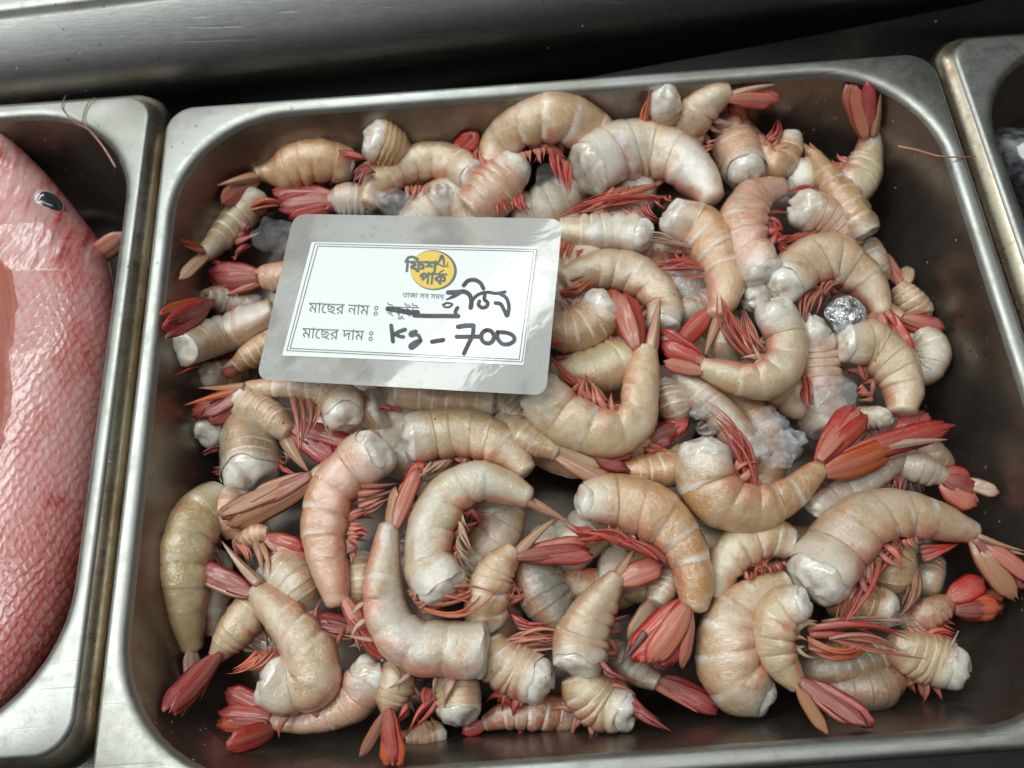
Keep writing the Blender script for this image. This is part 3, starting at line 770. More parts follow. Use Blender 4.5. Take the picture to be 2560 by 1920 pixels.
SH(5, .2, 'C', [(480,1000,-7),(630,1075),(770,1140),(880,1195)], [170,185,170,130],
   'beige shrimp at the centre with a split tail striped in pale lines, pointing right', roll=60, m=.1,
   fan=[(1300,1455,120,'b'),(1385,1205,110,'v'),(1160,1290,90,'n')])
SH(5, .8, 'O', [(1790,1220,-3),(1650,1300),(1450,1315),(1260,1300)], [180,190,185,120],
   'orange brown shrimp with white ring, next to the dark veined cut end', roll=70, m=.1)
SH(5, .75, 'O', [(1380,1180,-4),(1450,1130,-2),(1510,1090)], [150,140,120],
   'shrimp tucked under the U shaped one with a short crimson tail', roll=30,
   fan=[(1765,970,120,'r'),(1650,1090,110,'v'),(1640,1180,60,'o')], legs=[((1440,1150,1500,1190),(1570,1130,1640,1180),3,70,'o')])
SH(5, 1.1, 'T', [(1640,760,-2),(1680,860),(1720,950,-3)], [190,210,190],
   'glassy grey shrimp below the bent red tail right of the U shaped one', roll=60)
# lower right
SH(9, .0, 'C', [(960,690),(1090,510),(1270,310),(1480,235),(1700,270),(1900,330),(2060,375)], [400,400,360,320,280,225,165],
   'big cream shrimp arched at lower right, tail resting on the right wall', belly='R', roll=12, m=.26,
   fan=[(2400,520,70,'n'),(2440,700,110,'p'),(2310,815,140,'b'),(2380,480,50,'t')],
   legs=[((1250,660,1560,390),(1090,1020,1160,900),5,45,'r'),((1240,620,1420,470),(1230,740,1500,470),5,80,'w'),((1420,440,1640,390),(1480,500,1660,440),4,60,'p')])
SH(9, .5, 'C', [(750,440,-1),(580,400),(420,470),(310,610),(240,830)], [210,265,270,225,150],
   'tan shrimp with milky bands arched at lower right, left of the big cream one', belly='L', roll=15, m=.12,
   legs=[((460,650,720,560),(440,700,740,620),6,50,'r')])
SH(9, .25, 'C', [(530,1460,-2),(420,1390),(340,1230),(340,1030),(440,860),(620,750),(760,690)], [310,370,390,340,270,210,150],
   'fat sandy shrimp curled at the front right, torn white end at bottom', belly='R', roll=15, m=.26,
   legs=[((520,800,560,760),(390,760,420,920),2,60,'p')])
SH(8, -.2, 'O', [(1050,160),(1270,160),(1490,220),(1660,350),(1760,520),(1805,720),(1800,920)], [230,330,350,320,290,265,200],
   'big orange speckled shrimp arched at the centre right, red tail at its lower end', belly='R', roll=12, m=.24,
   fan=[(1390,1230,210,'r'),(1590,1290,170,'v'),(1510,1260,150,'r'),(1710,1290,80,'p'),(1310,1285,50,'k',1480,1060)],
   legs=[((1200,400,1640,580),(1030,370,1400,440),8,70,'r'),((1080,330,1200,400),(940,290,1030,440),5,60,'r')])
SH(8, .1, 'C', [(380,960,-5),(390,800),(440,640),(580,470)], [250,270,260,145],
   'sandy shrimp in the middle with striped tail pointing right', belly='R', roll=20,
   fan=[(1060,425,115,'p'),(1115,530,105,'v'),(885,255,85,'t')], legs=[((480,850,530,800),(560,740,560,800),2,50,'p')])
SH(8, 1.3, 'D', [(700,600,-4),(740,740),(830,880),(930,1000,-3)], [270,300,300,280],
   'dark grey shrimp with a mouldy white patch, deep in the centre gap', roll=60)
SH(8, .0, 'C', [(1010,1290),(1030,1130),(1090,970),(1190,800),(1290,650)], [300,330,280,220,140],
   'sandy shrimp lying straight up the front centre, pale forked tail', belly='R', roll=40, m=.15,
   fan=[(1410,460,75,'t'),(1590,590,150,'p')], legs=[((1150,1220,1180,1300),(1330,1390,1370,1350),3,70,'d')])
SH(8, .35, 'C', [(1330,1600),(1190,1560),(1060,1450),(990,1330)], [260,320,330,280],
   'sandy shrimp at the front edge, tucked under the straight one, white end right', belly='L', roll=25, m=.26,
   legs=[((1180,1340,1230,1440),(1330,1440,1400,1480),4,60,'p'),((1280,1420,1330,1480),(1570,1640,1590,1690),3,110,'v')])
SH(8, .55, 'G', [(1660,610,-5),(1600,740,-2),(1540,860)], [190,185,150],
   'little grey shrimp with beige black tipped tail beside the big orange one', roll=45,
   fan=[(1370,1110,135,'n'),(1310,1290,60,'k',1400,1060)])
SH(8, .5, 'C', [(740,1400),(600,1330),(470,1250),(390,1130,-2)], [290,310,300,260],
   'tan shrimp with torn white end and straight red legs, front centre left', belly='L', roll=30, m=.26,
   legs=[((500,1100,560,1200),(880,1080,900,1160),6,55,'p'),((520,900,600,1030),(740,1050,790,990),5,50,'r')])
SH(8, .5, 'C', [(190,1610,3),(180,1450),(170,1340,-5)], [260,260,240],
   'shrimp standing cut end toward the camera at the front edge of the pan', roll=70, m=.22,
   legs=[((20,1480,60,1560),(-150,1730,-60,1650),4,60,'r'),((-60,1430,30,1450),(-40,1600,0,1560),4,50,'r')])
SH(8, 1.15, 'R', [(960,1630,-3),(720,1610),(520,1630),(350,1690)], [190,200,170,110],
   'reddish brown shrimp lying along the front wall', roll=30, m=.2, fan=[(210,1740,90,'r')])
SH(8, 1.0, 'T', [(1250,1180,-6),(1400,1310,-3),(1570,1400)], [180,180,140],
   'grey shrimp low at the front with purple tail pointing right', roll=40,
   fan=[(1985,1590,150,'v'),(1920,1540,100,'v'),(1840,1612,60,'p')])
SH(9, -.5, 'C', [(850,860),(720,890),(650,1020),(670,1190),(750,1330),(830,1430)], [220,255,275,260,205,140],
   'banded shrimp curled at front right, purple edged tail on the pan wall', belly='L', roll=14, m=.2,
   fan=[(1010,1745,85,'b'),(1340,1690,150,'v'),(1200,1680,140,'p')],
   legs=[((880,1080,890,1170),(1220,1110,1260,1180),3,75,'o'),((880,1020,900,1080),(1400,1060,1440,1120),2,75,'r'),((1000,1080,1040,1100),(1540,1180,1560,1220),3,50,'p')])
SH(9, .45, 'O', [(1430,890,2),(1310,860),(1160,830),(1010,830,-4)], [215,225,225,210],
   'speckled shrimp with a white end and one dark spot, lower right', roll=70, m=.25,
   legs=[((960,980,1250,950),(1500,960,1560,1000),4,60,'w')])
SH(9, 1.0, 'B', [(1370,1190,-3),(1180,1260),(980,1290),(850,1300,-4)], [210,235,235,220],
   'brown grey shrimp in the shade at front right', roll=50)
SH(9, .9, 'B', [(1010,1440,-4),(1200,1440),(1360,1420),(1470,1370,-4)], [230,260,260,230],
   'brown shrimp seen from its back, white rings, on the front right wall', roll=75, m=.08)
SH(9, .5, 'C', [(1860,1295),(1710,1235),(1570,1185),(1440,1130)], [280,310,280,220],
   'shrimp at the right front with a large notched white cut end', belly='L', roll=30, m=.4,
   legs=[((1560,1010,1700,1060),(1850,1080,1960,1200),6,60,'p'),((1700,1060,1800,1100),(1870,1060,1890,1120),3,70,'r')])
SH(9, .9, 'R', [(1600,1010,-4),(1730,920),(1890,840)], [200,185,130],
   'orange red shrimp tail lying low on the right wall', roll=30,
   fan=[(2215,890,170,'o'),(2230,800,120,'o'),(2090,690,140,'r')])
SH(9, 1.0, 'Y', [(1450,480,-3),(1450,600),(1430,730,-3)], [250,270,260],
   'greenish shrimp with a milky ring under the arch of the big cream one', roll=75,
   legs=[((1640,560,1600,700),(1560,860,1520,900),4,80,'b'),((1650,460,1680,560),(1850,450,1880,460),3,90,'r')])
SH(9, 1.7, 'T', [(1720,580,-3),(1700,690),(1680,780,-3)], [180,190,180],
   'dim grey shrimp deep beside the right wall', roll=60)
# lower left
SH(7, .8, 'Y', [(480,150,-4),(320,270),(240,480),(235,750),(260,1000),(285,1190)], [260,310,300,270,215,150],
   'long greenish tan shrimp standing along the left wall, pale ring near its top', belly='L', roll=35, m=.1,
   fan=[(290,1400,110,'w')])
SH(7, .35, 'C', [(720,880,-4),(620,1000),(530,1110),(445,1230)], [240,235,205,145],
   'tan shrimp at lower left, maroon tail hanging toward the corner', belly='L', roll=20,
   fan=[(85,1590,150,'v'),(205,1640,70,'n'),(150,1630,90,'v'),(350,1530,40,'p')])
SH(7, .0, 'C', [(810,1390),(970,1430),(1130,1350),(1080,1170),(950,990),(810,830),(700,740)], [320,330,340,310,270,230,150],
   'large sandy shrimp folded double at lower left, pinkish split tail up', belly='R', roll=18, m=.2,
   fan=[(268,590,140,'v'),(330,640,110,'n'),(480,430,80,'t')],
   legs=[((720,1180,900,1200),(560,1300,640,1310),6,50,'o'),((760,1230,880,1260),(700,1180,880,1150),3,60,'r')])
SH(7, .85, 'P', [(560,130,-2),(540,240),(590,380,-4)], [190,195,180],
   'pale orange shrimp with milky rings under the striped tail', roll=60,
   legs=[((560,400,620,420),(600,560,700,520),4,70,'d')])
SH(7, .55, 'P', [(650,430,-4),(720,380),(810,370)], [140,130,110],
   'small shrimp with a short broad pink tail at left centre', roll=40,
   fan=[(1085,595,190,'p'),(1060,480,120,'r')], legs=[((700,420,760,440),(760,680,820,680),3,100,'b'),((560,430,640,460),(640,560,700,560),3,50,'p')])
SH(7, .95, 'G', [(880,640,-2),(980,730),(1070,870,-3)], [280,300,280],
   'greenish grey shrimp in the gap left of the pink curved one', roll=65)
SH(7, .9, 'C', [(1430,560,-3),(1425,710),(1410,880,-4)], [180,185,170],
   'cream shrimp seen in the slit between the pink and the hooked shrimp', roll=60)
SH(7, 1.2, 'W', [(450,560,-3),(430,760),(440,1060,-5)], [170,180,170],
   'milky translucent shrimp behind the left hand tails', roll=60)
SH(7, .9, 'T', [(1540,1060,-4),(1440,1020),(1360,1000)], [150,140,110],
   'shrimp under the pink one with a dark red tail pointing left', roll=30,
   fan=[(1095,965,140,'v'),(1180,1040,90,'d')])
SH(7, .6, 'P', [(1510,1340),(1430,1480),(1290,1590),(1100,1650),(930,1665),(800,1668)], [270,260,210,165,140,115],
   'shrimp along the front left with a spread red tail fan flat on the wall', belly='R', roll=30, m=.35,
   fan=[(512,1460,150,'r',830,1610),(470,1610,120,'r'),(460,1690,90,'o'),(495,1830,150,'r',830,1720)],
   legs=[((1230,1540,1280,1500),(1330,1440,1350,1480),3,60,'r')])
SH(7, .2, 'Y', [(1720,1290,-4),(1690,1400),(1650,1530),(1628,1620)], [180,225,190,110],
   'yellowish shrimp at the front, orange tail hanging over the front wall', belly='L', roll=30,
   fan=[(1448,1908,75,'b'),(1625,1970,125,'o'),(1730,1980,125,'o')], legs=[((1760,1540,1780,1580),(1700,1640,1720,1660),2,60,'r')])
SH(7, 1.0, 'O', [(1990,1745,-3),(1870,1765),(1760,1775)], [130,130,110],
   'thin brownish shrimp at the foot of the front wall', roll=40, fan=[(1560,1760,60,'b')])
# glimpsed at the back and right
SH(2, 1.3, 'O', [(30,700,-6),(100,620,-3),(170,555)], [130,125,100],
   'shrimp hidden at the back wall, only its red tail showing', roll=40, fan=[(318,430,115,'r'),(270,425,80,'r')])
SH(3, .95, 'W', [(780,750,-3),(880,715),(970,680,-4)], [220,220,200],
   'pale shrimp lying under the slim orange one at the back right', roll=40)
SH(3, 1.1, 'T', [(1280,1230,-4),(1340,1330),(1390,1440,-4)], [170,180,160],
   'pinkish grey shrimp wedged by the right wall below the slim orange one', roll=40)
SH(6, .95, 'W', [(1400,950),(1270,960,-3),(1160,980,-7)], [130,150,140],
   'shrimp showing a small white end above the fiery red tail', roll=30, m=.4)
SH(3, .9, 'P', [(520,1560),(600,1530,-2),(690,1560,-5)], [200,210,200],
   'whitish stub with frayed end between the sandy shrimp at right', roll=40, m=.4)

# the bottom of the heap: what shows dimly in the gaps between the traced shrimp
drng = random.Random(11)
for iy in range(8):
    for ix in range(9):
        x = -.122 + .244 * ix / 8 + drng.uniform(-.007, .007); y = -.098 + .186 * iy / 7 + drng.uniform(-.006, .006)
        if (abs(x) > .108 and abs(y) > .072) or abs(x) > .088 or y < -.082 or (y > .066 and x > .05): continue
        zb = drng.uniform(-.036, -.027)
        a = drng.uniform(0, 6.28); q = []
        for t in (-1, -.4, .3, 1):
            bx = x + t * .022 * math.cos(a) - .008 * t * t * math.sin(a); by = y + t * .022 * math.sin(a) + .008 * t * t * math.cos(a)
            c = CAM_R.T @ (np.array([bx, by, zb]) - CAM_C)
            q.append((1280 + F_PX * c[0] / -c[2], 960 - F_PX * c[1] / -c[2]))
        spath = [((u - 380) / K, (v - 180) / K, (zb - heap(*at_z((u, v), -.015)[:2])) * 1000) for u, v in q]
        SH(1, 0, drng.choice('TCPWGCO'), spath, [260, 290, 250, 170],
           'shrimp buried at the bottom of the heap, glimpsed dimly through a gap', roll=drng.uniform(10, 80), m=.13)

# ------------------------------------------------------------------ price card lying on the heap
def card_pt(uv, h=0.0):
    a, b, q0, x0, y0 = .1, -.0375, .0070, -.04, .01
    d = ray(uv); nrm = np.array([-a, -b, 1.0]); nrm /= np.linalg.norm(nrm)
    p0 = np.array([x0, y0, q0]) + nrm * h
    t = np.dot(p0 - CAM_C, nrm) / np.dot(d, nrm)
    return CAM_C + d * t
def c_pt(x, y, h=0.0): return card_pt(src('C', x, y), h)
M_LAM = NT('milky_laminate'); k = M_LAM
vec, tc, oi = k.objvec()
n1 = k.noise(vec, 30, 4, .5, .5); n2 = k.noise(vec, 300, 4)
c = k.mix(k.smooth(n1, .40, .62), (.44, .44, .42), (.53, .54, .53))
c = k.mix(k.math('MULTIPLY', k.smooth(n2, .55, .75), .4), c, (.30, .29, .26))
k.l(c, k.p.inputs['Base Color'])
k.l(k.smooth(n1, .30, .75), k.p.inputs['Roughness'])
k.setp(Coat_Weight=.8, Coat_Roughness=.06, Transmission_Weight=0.0)
k.l(k.math('MULTIPLY_ADD', k.smooth(n1, .35, .65), .20, .58), k.p.inputs['Alpha'])
k.l(k.bump(n1, .15, .002), k.p.inputs['Coat Normal'])
M_LAM = k.m
k = NT('white_card_paper'); vec, tc, oi = k.objvec()
n1 = k.noise(vec, 45, 4, .6, .8)
k.l(k.mix(k.math('MULTIPLY', k.smooth(n1, .5, .75), .25), (.79, .83, .84), (.70, .74, .77)), k.p.inputs['Base Color'])
k.setp(Roughness=.45, Coat_Weight=.5, Coat_Roughness=.08); k.l(k.bump(n1, .10, .002), k.p.inputs['Coat Normal'])
M_PAPER = k.m
M_PRINT = mat_plain('grey_green_print', (.11, .14, .125), .5, .4)
M_YEL = mat_plain('yellow_print', (.80, .55, .09), .5, .4)
k = NT('black_marker_ink'); vec, tc, oi = k.objvec()
n1 = k.noise(vec, 150, 3); n2 = k.noise(vec, 900, 3)
cc = k.mix(k.smooth(n1, .38, .66), (.012, .014, .026), (.055, .064, .095))
k.l(k.mix(k.math('MULTIPLY', k.smooth(n2, .66, .72), .35), cc, (.5, .52, .58)), k.p.inputs['Base Color'])
k.setp(Roughness=.5, Coat_Weight=.15, Coat_Roughness=.3); M_INK = k.m

cc_ = card_pt(src('C', 1050, 640))
card = thing('price_card', cc_, 'laminated white price card lying on the heap, handwritten kg 700', 'price card')
def round_quad(corners, r, n=8):
    out = []
    C4 = [np.array(c, float) for c in corners]
    for i in range(4):
        p, a, b = C4[i], C4[i - 1], C4[(i + 1) % 4]
        u = (a - p) / np.linalg.norm(a - p); v = (b - p) / np.linalg.norm(b - p)
        s, e = p + u * r, p + v * r
        for j in range(n + 1):
            t = j / n
            out.append((1 - t) ** 2 * s + 2 * t * (1 - t) * p + t * t * e)
    return out
def slab(name, outline, h0, h1, mat, parent, sag=None):
    n = len(outline)
    cen = sum(outline) / n
    V, F = [], []
    rings = [0.0, .55, .9, 1.0]
    for h in (h1, h0):
        for q in rings[1:]:
            for p in outline: V.append(c_pt(*(cen + (p - cen) * q), h))
        V.append(c_pt(*cen, h))
    per = n * 3 + 1
    for s in range(2):
        o = s * per
        for j in range(n):
            kx = (j + 1) % n
            tri = [(o + per - 1, o + j, o + kx)]
            for a in range(2): tri.append((o + a * n + j, o + (a + 1) * n + j, o + (a + 1) * n + kx, o + a * n + kx))
            F += [t if s == 0 else t[::-1] for t in tri]
    for j in range(n):
        kx = (j + 1) % n
        F.append((2 * n + j, per + 2 * n + j, per + 2 * n + kx, 2 * n + kx))
    return mesh_obj(name, V, F, mat, parent, smooth=False)
slab('laminate', round_quad([(262, 40), (2118, 74), (2004, 1296), (2, 1184)], 95), -.0006, 0.0, M_LAM, card)
paper = slab('paper_sheet', round_quad([(385, 235), (1946, 268), (1850, 1086), (180, 1020)], 6, 2), .00004, .00016, M_PAPER, card)
paper.location = (0, 0, 0)
class Ink:
    """flat marks gathered on the card, every piece a hair above the one before"""
    def __init__(s, h): s.V, s.F, s.h = [], [], h
    def quad(s, pts, h=None):
        i = len(s.V); s.V += [c_pt(p[0], p[1], s.h if h is None else h) for p in pts]; s.F.append(tuple(range(i, i + len(pts))))
    def stroke(s, P, w, n=26, taper=(1, 1)):
        s.h += .000006
        Q = catmull(np.array(P, float), n); T = np.gradient(Q, axis=0); T /= np.linalg.norm(T, axis=1)[:, None]; N = np.stack([-T[:, 1], T[:, 0]], 1)
        ws = np.interp(np.linspace(0, 1, n), [0, .5, 1], [taper[0], 1, taper[1]]) * w * .5
        L, R = [], []
        Q2 = list(Q); 
        for i in range(n): L.append(Q[i] + N[i] * ws[i]); R.append(Q[i] - N[i] * ws[i])
        for i in range(n - 1): s.quad([R[i], R[i + 1], L[i + 1], L[i]])
        for (c, t, nn, r, sg) in ((Q[0], -T[0], N[0], ws[0], 1), (Q[-1], T[-1], -N[-1], ws[-1], 1)):
            fan = [c + nn * r * math.cos(a) + t * r * math.sin(a) for a in np.linspace(0, math.pi, 9)]
            s.quad(fan[::-1])
    def ellipse(s, c, rx, ry, rot=0, n=64):
        s.h += .000006
        s.quad([(c[0] + rx * math.cos(a) * math.cos(rot) - ry * math.sin(a) * math.sin(rot), c[1] + rx * math.cos(a) * math.sin(rot) + ry * math.sin(a) * math.cos(rot)) for a in np.linspace(0, 2 * math.pi, n, endpoint=False)][::-1])
    def poly(s, P): s.h += .000006; s.quad(P)
    def build(s, name, mat, parent):
        o = mesh_obj(name, np.array(s.V) - np.array(cc_), s.F, mat, None, smooth=False)
        o.parent = parent
        return o
def glyph_loops(text):
    c = bpy.data.curves.new('lettering', 'FONT'); c.body = text; c.fill_mode = 'NONE'; c.resolution_u = 6
    o = bpy.data.objects.new('lettering', c); COL.objects.link(o)
    dg = bpy.context.evaluated_depsgraph_get(); dg.update()
    me = bpy.data.meshes.new_from_object(o.evaluated_get(dg))
    v = np.array([x.co[:2] for x in me.vertices]); e = np.array([x.vertices[:] for x in me.edges])
    bpy.data.objects.remove(o); bpy.data.curves.remove(c); bpy.data.meshes.remove(me)
    # keep the drawing direction of every loop
    E_ = []
    for a, b in e:
        E_.append((a, b) if b == a + 1 else ((b, a) if a == b + 1 else (max(a, b), min(a, b))))
    return v, np.array(E_)
def text_runs(text, bold=0.0, step=.018):
    v, e = glyph_loops(text)
    a, b = v[e[:, 0]], v[e[:, 1]]
    y0, y1 = v[:, 1].min(), v[:, 1].max()
    def runs_at(y):
        up = (a[:, 1] <= y) & (b[:, 1] > y); dn = (b[:, 1] <= y) & (a[:, 1] > y)
        hit = up | dn
        if not hit.any(): return []
        A, B = a[hit], b[hit]
        x = A[:, 0] + (y - A[:, 1]) / (B[:, 1] - A[:, 1]) * (B[:, 0] - A[:, 0]); w = np.where(up[hit], 1, -1)
        o = np.argsort(x); wind = 0; out = []
        for i in o:
            pw = wind; wind += w[i]
            if pw == 0 and wind != 0: s = x[i]
            elif pw != 0 and wind == 0: out.append((s, x[i]))
        return out
    R = []
    for y in np.arange(y0 - bold, y1 + bold, step):
        yc = y + step * .5
        rr = []
        for dy in ((0,) if bold == 0 else (-bold, 0, bold)):
            rr += [(s - bold, e2 + bold) for s, e2 in runs_at(yc + dy)]
        rr.sort(); mrg = []
        for s, e2 in rr:
            if mrg and s <= mrg[-1][1]: mrg[-1][1] = max(mrg[-1][1], e2)
            else: mrg.append([s, e2])
        R += [(s, e2, y, y + step) for s, e2 in mrg]
    return R, v[:, 0].min(), v[:, 0].max()
def put_text(ink, text, p0, p1, hgt, lean=-.10, bold=0.0):
    """p0, p1: left and right end of the base line; hgt: base line to head line"""
    R, x0, x1 = text_runs(text, bold)
    p0, p1 = np.array(p0, float), np.array(p1, float)
    ex = (p1 - p0) / (x1 - x0); ey = np.array([-lean * hgt, -hgt]) / .622
    f = lambda x, y: p0 + ex * (x - x0) + ey * y
    ink.h += .000006
    for s, e2, ya, yb in R: ink.quad([f(s, ya), f(e2, ya), f(e2, yb), f(s, yb)])

ink = Ink(.00020)
for q in ([(408, 247), (1940, 287), (1840, 1064), (213, 985)], [(427, 263), (1919, 301), (1819, 1047), (236, 970)]):
    for i in range(4): ink.stroke([q[i], q[(i + 1) % 4]], 5.5, 3)
ink.build('printed_border', M_PRINT, paper)
ink = Ink(.00020); ink.ellipse((1228, 430), 161, 138, .12); ink.build('logo_outline', M_PRINT, paper)
ink = Ink(.00022); ink.ellipse((1219, 428), 150, 130, .12); ink.build('logo_disc', M_YEL, paper)
ink = Ink(.00024)
put_text(ink, 'িফশ', (1024, 438), (1252, 446), 72, bold=.035)
put_text(ink, 'পাক', (1128, 522), (1312, 528), 72, bold=.035)
ink.stroke([(1268, 448), (1296, 430)], 11, 5)
ink.stroke([(1250, 392), (1275, 352), (1282, 330), (1296, 352), (1300, 392)], 22, 20, (.6, .6))
ink.stroke([(1252, 380), (1290, 402), (1335, 404)], 11, 12, (1, .4)); ink.stroke([(1318, 402), (1328, 372)], 8, 6, (1, .3))
ink.build('logo_lettering', M_PRINT, paper)
ink = Ink(.00020)
put_text(ink, 'তাজা সব সময়', (1012, 617), (1300, 630), 30, bold=.008)
put_text(ink, 'মােছর নাম ঃ', (360, 722), (840, 745), 68)
put_text(ink, 'মােছর দাম ঃ', (315, 897), (805, 920), 68)
put_text(ink, 'ইকুইট', (900, 742), (1120, 748), 62)
ink.build('printed_lettering', M_PRINT, paper)
ink = Ink(.00026); kk = ink.stroke
kk([(912, 697), (985, 707), (1060, 722), (1115, 722)], 36); kk([(1095, 742), (1200, 746), (1300, 746), (1398, 748)], 30)
kk([(1392, 690), (1378, 720), (1392, 748)], 26)
kk([(1435, 535), (1465, 503), (1512, 497), (1552, 520), (1572, 556)], 28)
kk([(1328, 584), (1390, 582), (1440, 578), (1478, 604), (1488, 650), (1484, 688)], 32); kk([(1405, 590), (1362, 612), (1315, 634)], 24, 16, (1, .35))
kk([(1492, 640), (1535, 598), (1600, 582), (1660, 590), (1722, 580)], 23)
kk([(1544, 645), (1538, 668), (1560, 688), (1592, 682), (1602, 655), (1578, 632), (1582, 604)], 26)
kk([(1656, 656), (1690, 664), (1714, 704), (1732, 744)], 28); kk([(1690, 594), (1730, 622), (1748, 680), (1740, 742)], 26)
kk([(1294, 668), (1320, 656), (1356, 664), (1334, 684), (1300, 682), (1292, 666)], 13)
kk([(934, 812), (940, 862), (946, 922)], 27); kk([(948, 880), (985, 856), (1030, 840)], 27); kk([(962, 870), (990, 886), (1018, 890)], 24)
kk([(1104, 852), (1070, 862), (1070, 882), (1108, 874), (1130, 892), (1132, 922), (1104, 950), (1072, 968), (1066, 950), (1102, 924), (1138, 916)], 25, 44)
kk([(1216, 924), (1294, 911)], 29)
kk([(1396, 821), (1450, 812), (1502, 812)], 32); kk([(1504, 816), (1496, 880), (1466, 942), (1436, 1006)], 28); kk([(1386, 889), (1470, 889), (1545, 888)], 28)
kk([(1600 + 44 * math.cos(a), 889 + 46 * math.sin(a)) for a in np.linspace(-1.9, 4.5, 20)], 29, 50)
kk([(1668, 858), (1672, 905), (1704, 938), (1752, 938), (1785, 912), (1776, 882), (1735, 862), (1672, 856)], 27, 50)
ink.build('handwriting', M_INK, paper)

# ------------------------------------------------------------------ ice, water, loose bits
def lump(name, tile, x, y, rx, ry, dz, mat, label, cat, seed, flat=.7, amp=.35, group=None, freq=1.6):
    bm_me = bpy.data.meshes.new(name)
    import bmesh
    bm = bmesh.new(); bmesh.ops.create_icosphere(bm, subdivisions=4, radius=1.0)
    s = src(tile, x, y); q = at_z(s, -.012); z = heap(q[0], q[1]) + dz * .001
    c = at_z(s, z); sc = K * depth_of(c) / F_PX
    ang = seed * 1.3
    for v in bm.verts:
        p = v.co.copy()
        n = 1 + amp * mnoise.noise(p * freq + Vector((seed * 5.1, 0, seed))) + amp * .22 * mnoise.noise(p * freq * 2.7 + Vector((seed, seed * 2, 0)))
        p = p * n
        X, Y = p.x * rx * sc, p.y * ry * sc
        v.co = Vector((X * math.cos(ang) - Y * math.sin(ang), X * math.sin(ang) + Y * math.cos(ang), p.z * flat * min(rx, ry) * sc))
    bm.to_mesh(bm_me); bm.free()
    bm_me.materials.append(mat)
    bm_me.polygons.foreach_set('use_smooth', np.full(len(bm_me.polygons), True))
    o = bpy.data.objects.new(name, bm_me); COL.objects.link(o); o.location = c
    tag(o, label, cat, group); return o
k = NT('silvery_ice'); vec, tc, oi = k.objvec()
n1 = k.noise(vec, 240, 4, .6, 1.0)
k.l(k.mix(k.smooth(n1, .44, .68), (.88, .92, .94), (.26, .28, .29)), k.p.inputs['Base Color'])
k.setp(Metallic=.75, Roughness=.14); k.l(k.bump(n1, .9, .004), k.p.inputs['Normal']); M_SILV = k.m
IG = 'lumps of ice among the shrimp'
lump('ice_lump', 1, 845, 1130, 125, 165, 3, M_ICE, 'clear rounded ice lump touching the upper left corner of the card', 'ice', 1, group=IG)
lump('ice_lump', 1, 1720, 930, 190, 110, 0, M_ICE2, 'frosted ice lump behind the top edge of the card, left', 'ice', 2, group=IG)
lump('ice_lump', 2, 840, 770, 130, 150, 3, M_ICE, 'ice lump beside the red gills at the top edge of the card', 'ice', 3, group=IG)
lump('ice_lump', 2, 60, 850, 100, 90, 2, M_ICE2, 'small ice lump under the cream arched shrimp above the card', 'ice', 4, group=IG)
lump('ice_lump', 6, 1140, 240, 135, 140, 2, M_SILV, 'silvery glinting lump under the arched sandy shrimp at right', 'ice', 5, group=IG, amp=.25)
lump('ice_lump', 6, 1075, 780, 165, 150, 1, M_ICE2, 'frosty ice lump over the curled red legs at right', 'ice', 6, flat=.5, group=IG)
lump('ice_lump', 2, 1830, 1470, 150, 110, 0, M_ICE, 'flat clear ice lump below the bundle of red legs', 'ice', 7, flat=.5, group=IG)
lump('ice_lump', 5, 1840, 900, 65, 60, 0, M_ICE, 'small ice bead by the greyish shrimp on its back', 'ice', 8, group=IG)
lump('ice_lump', 5, 1890, 1040, 70, 50, 0, M_ICE, 'small ice bead above the white cut end with dark vein', 'ice', 9, group=IG)
for i, (x, y, r) in enumerate([(600, 960, 75), (545, 1010, 55), (650, 1060, 95), (730, 1150, 85), (800, 1090, 60), (560, 1140, 75), (680, 980, 55), (780, 1190, 50), (620, 1210, 70), (700, 1250, 55)]):
    lump('ice_chip', 6, x, y, r * 1.3, r * 1.05, 4 + (i % 3), M_ICE if i % 3 else M_ICE2, 'chip in the patch of crushed ice on the greyish pink shrimp', 'ice', 20 + i, group='crushed ice chips at right', amp=.38)
for i, (x, y, r) in enumerate([(730, 1060, 16), (770, 1090, 20), (800, 1068, 14), (745, 1115, 15), (815, 1105, 12), (790, 1125, 10), (760, 1040, 10), (840, 1060, 10)]):
    p = c_pt(x, y, .0004)
    o = lump('water_drop', 'C', x, y, r, r, 0, M_ICE, 'water bead in the wet patch at the lower edge of the card', 'water drop', 40 + i, flat=.5, amp=.15, group='water beads on the card'); o.location = p
o = lump('water_drop', 'C', 228, 515, 50, 13, 0, M_ICE, 'long water streak on the left edge of the card', 'water drop', 51, flat=.6, amp=.25); o.location = c_pt(228, 515, .0004); o.rotation_euler = (0, 0, -51 * 1.3 + .45)
o = lump('flesh_scrap', 'S', 1609, 1822, 62, 26, -24, M_FLESH, 'white scrap of flesh stuck on the front wall', 'scrap', 60, amp=.5)
lump('flesh_scrap', 7, 800, 1488, 28, 24, 5, M_FLESH, 'tiny cream scrap by the folded sandy shrimp', 'scrap', 61)

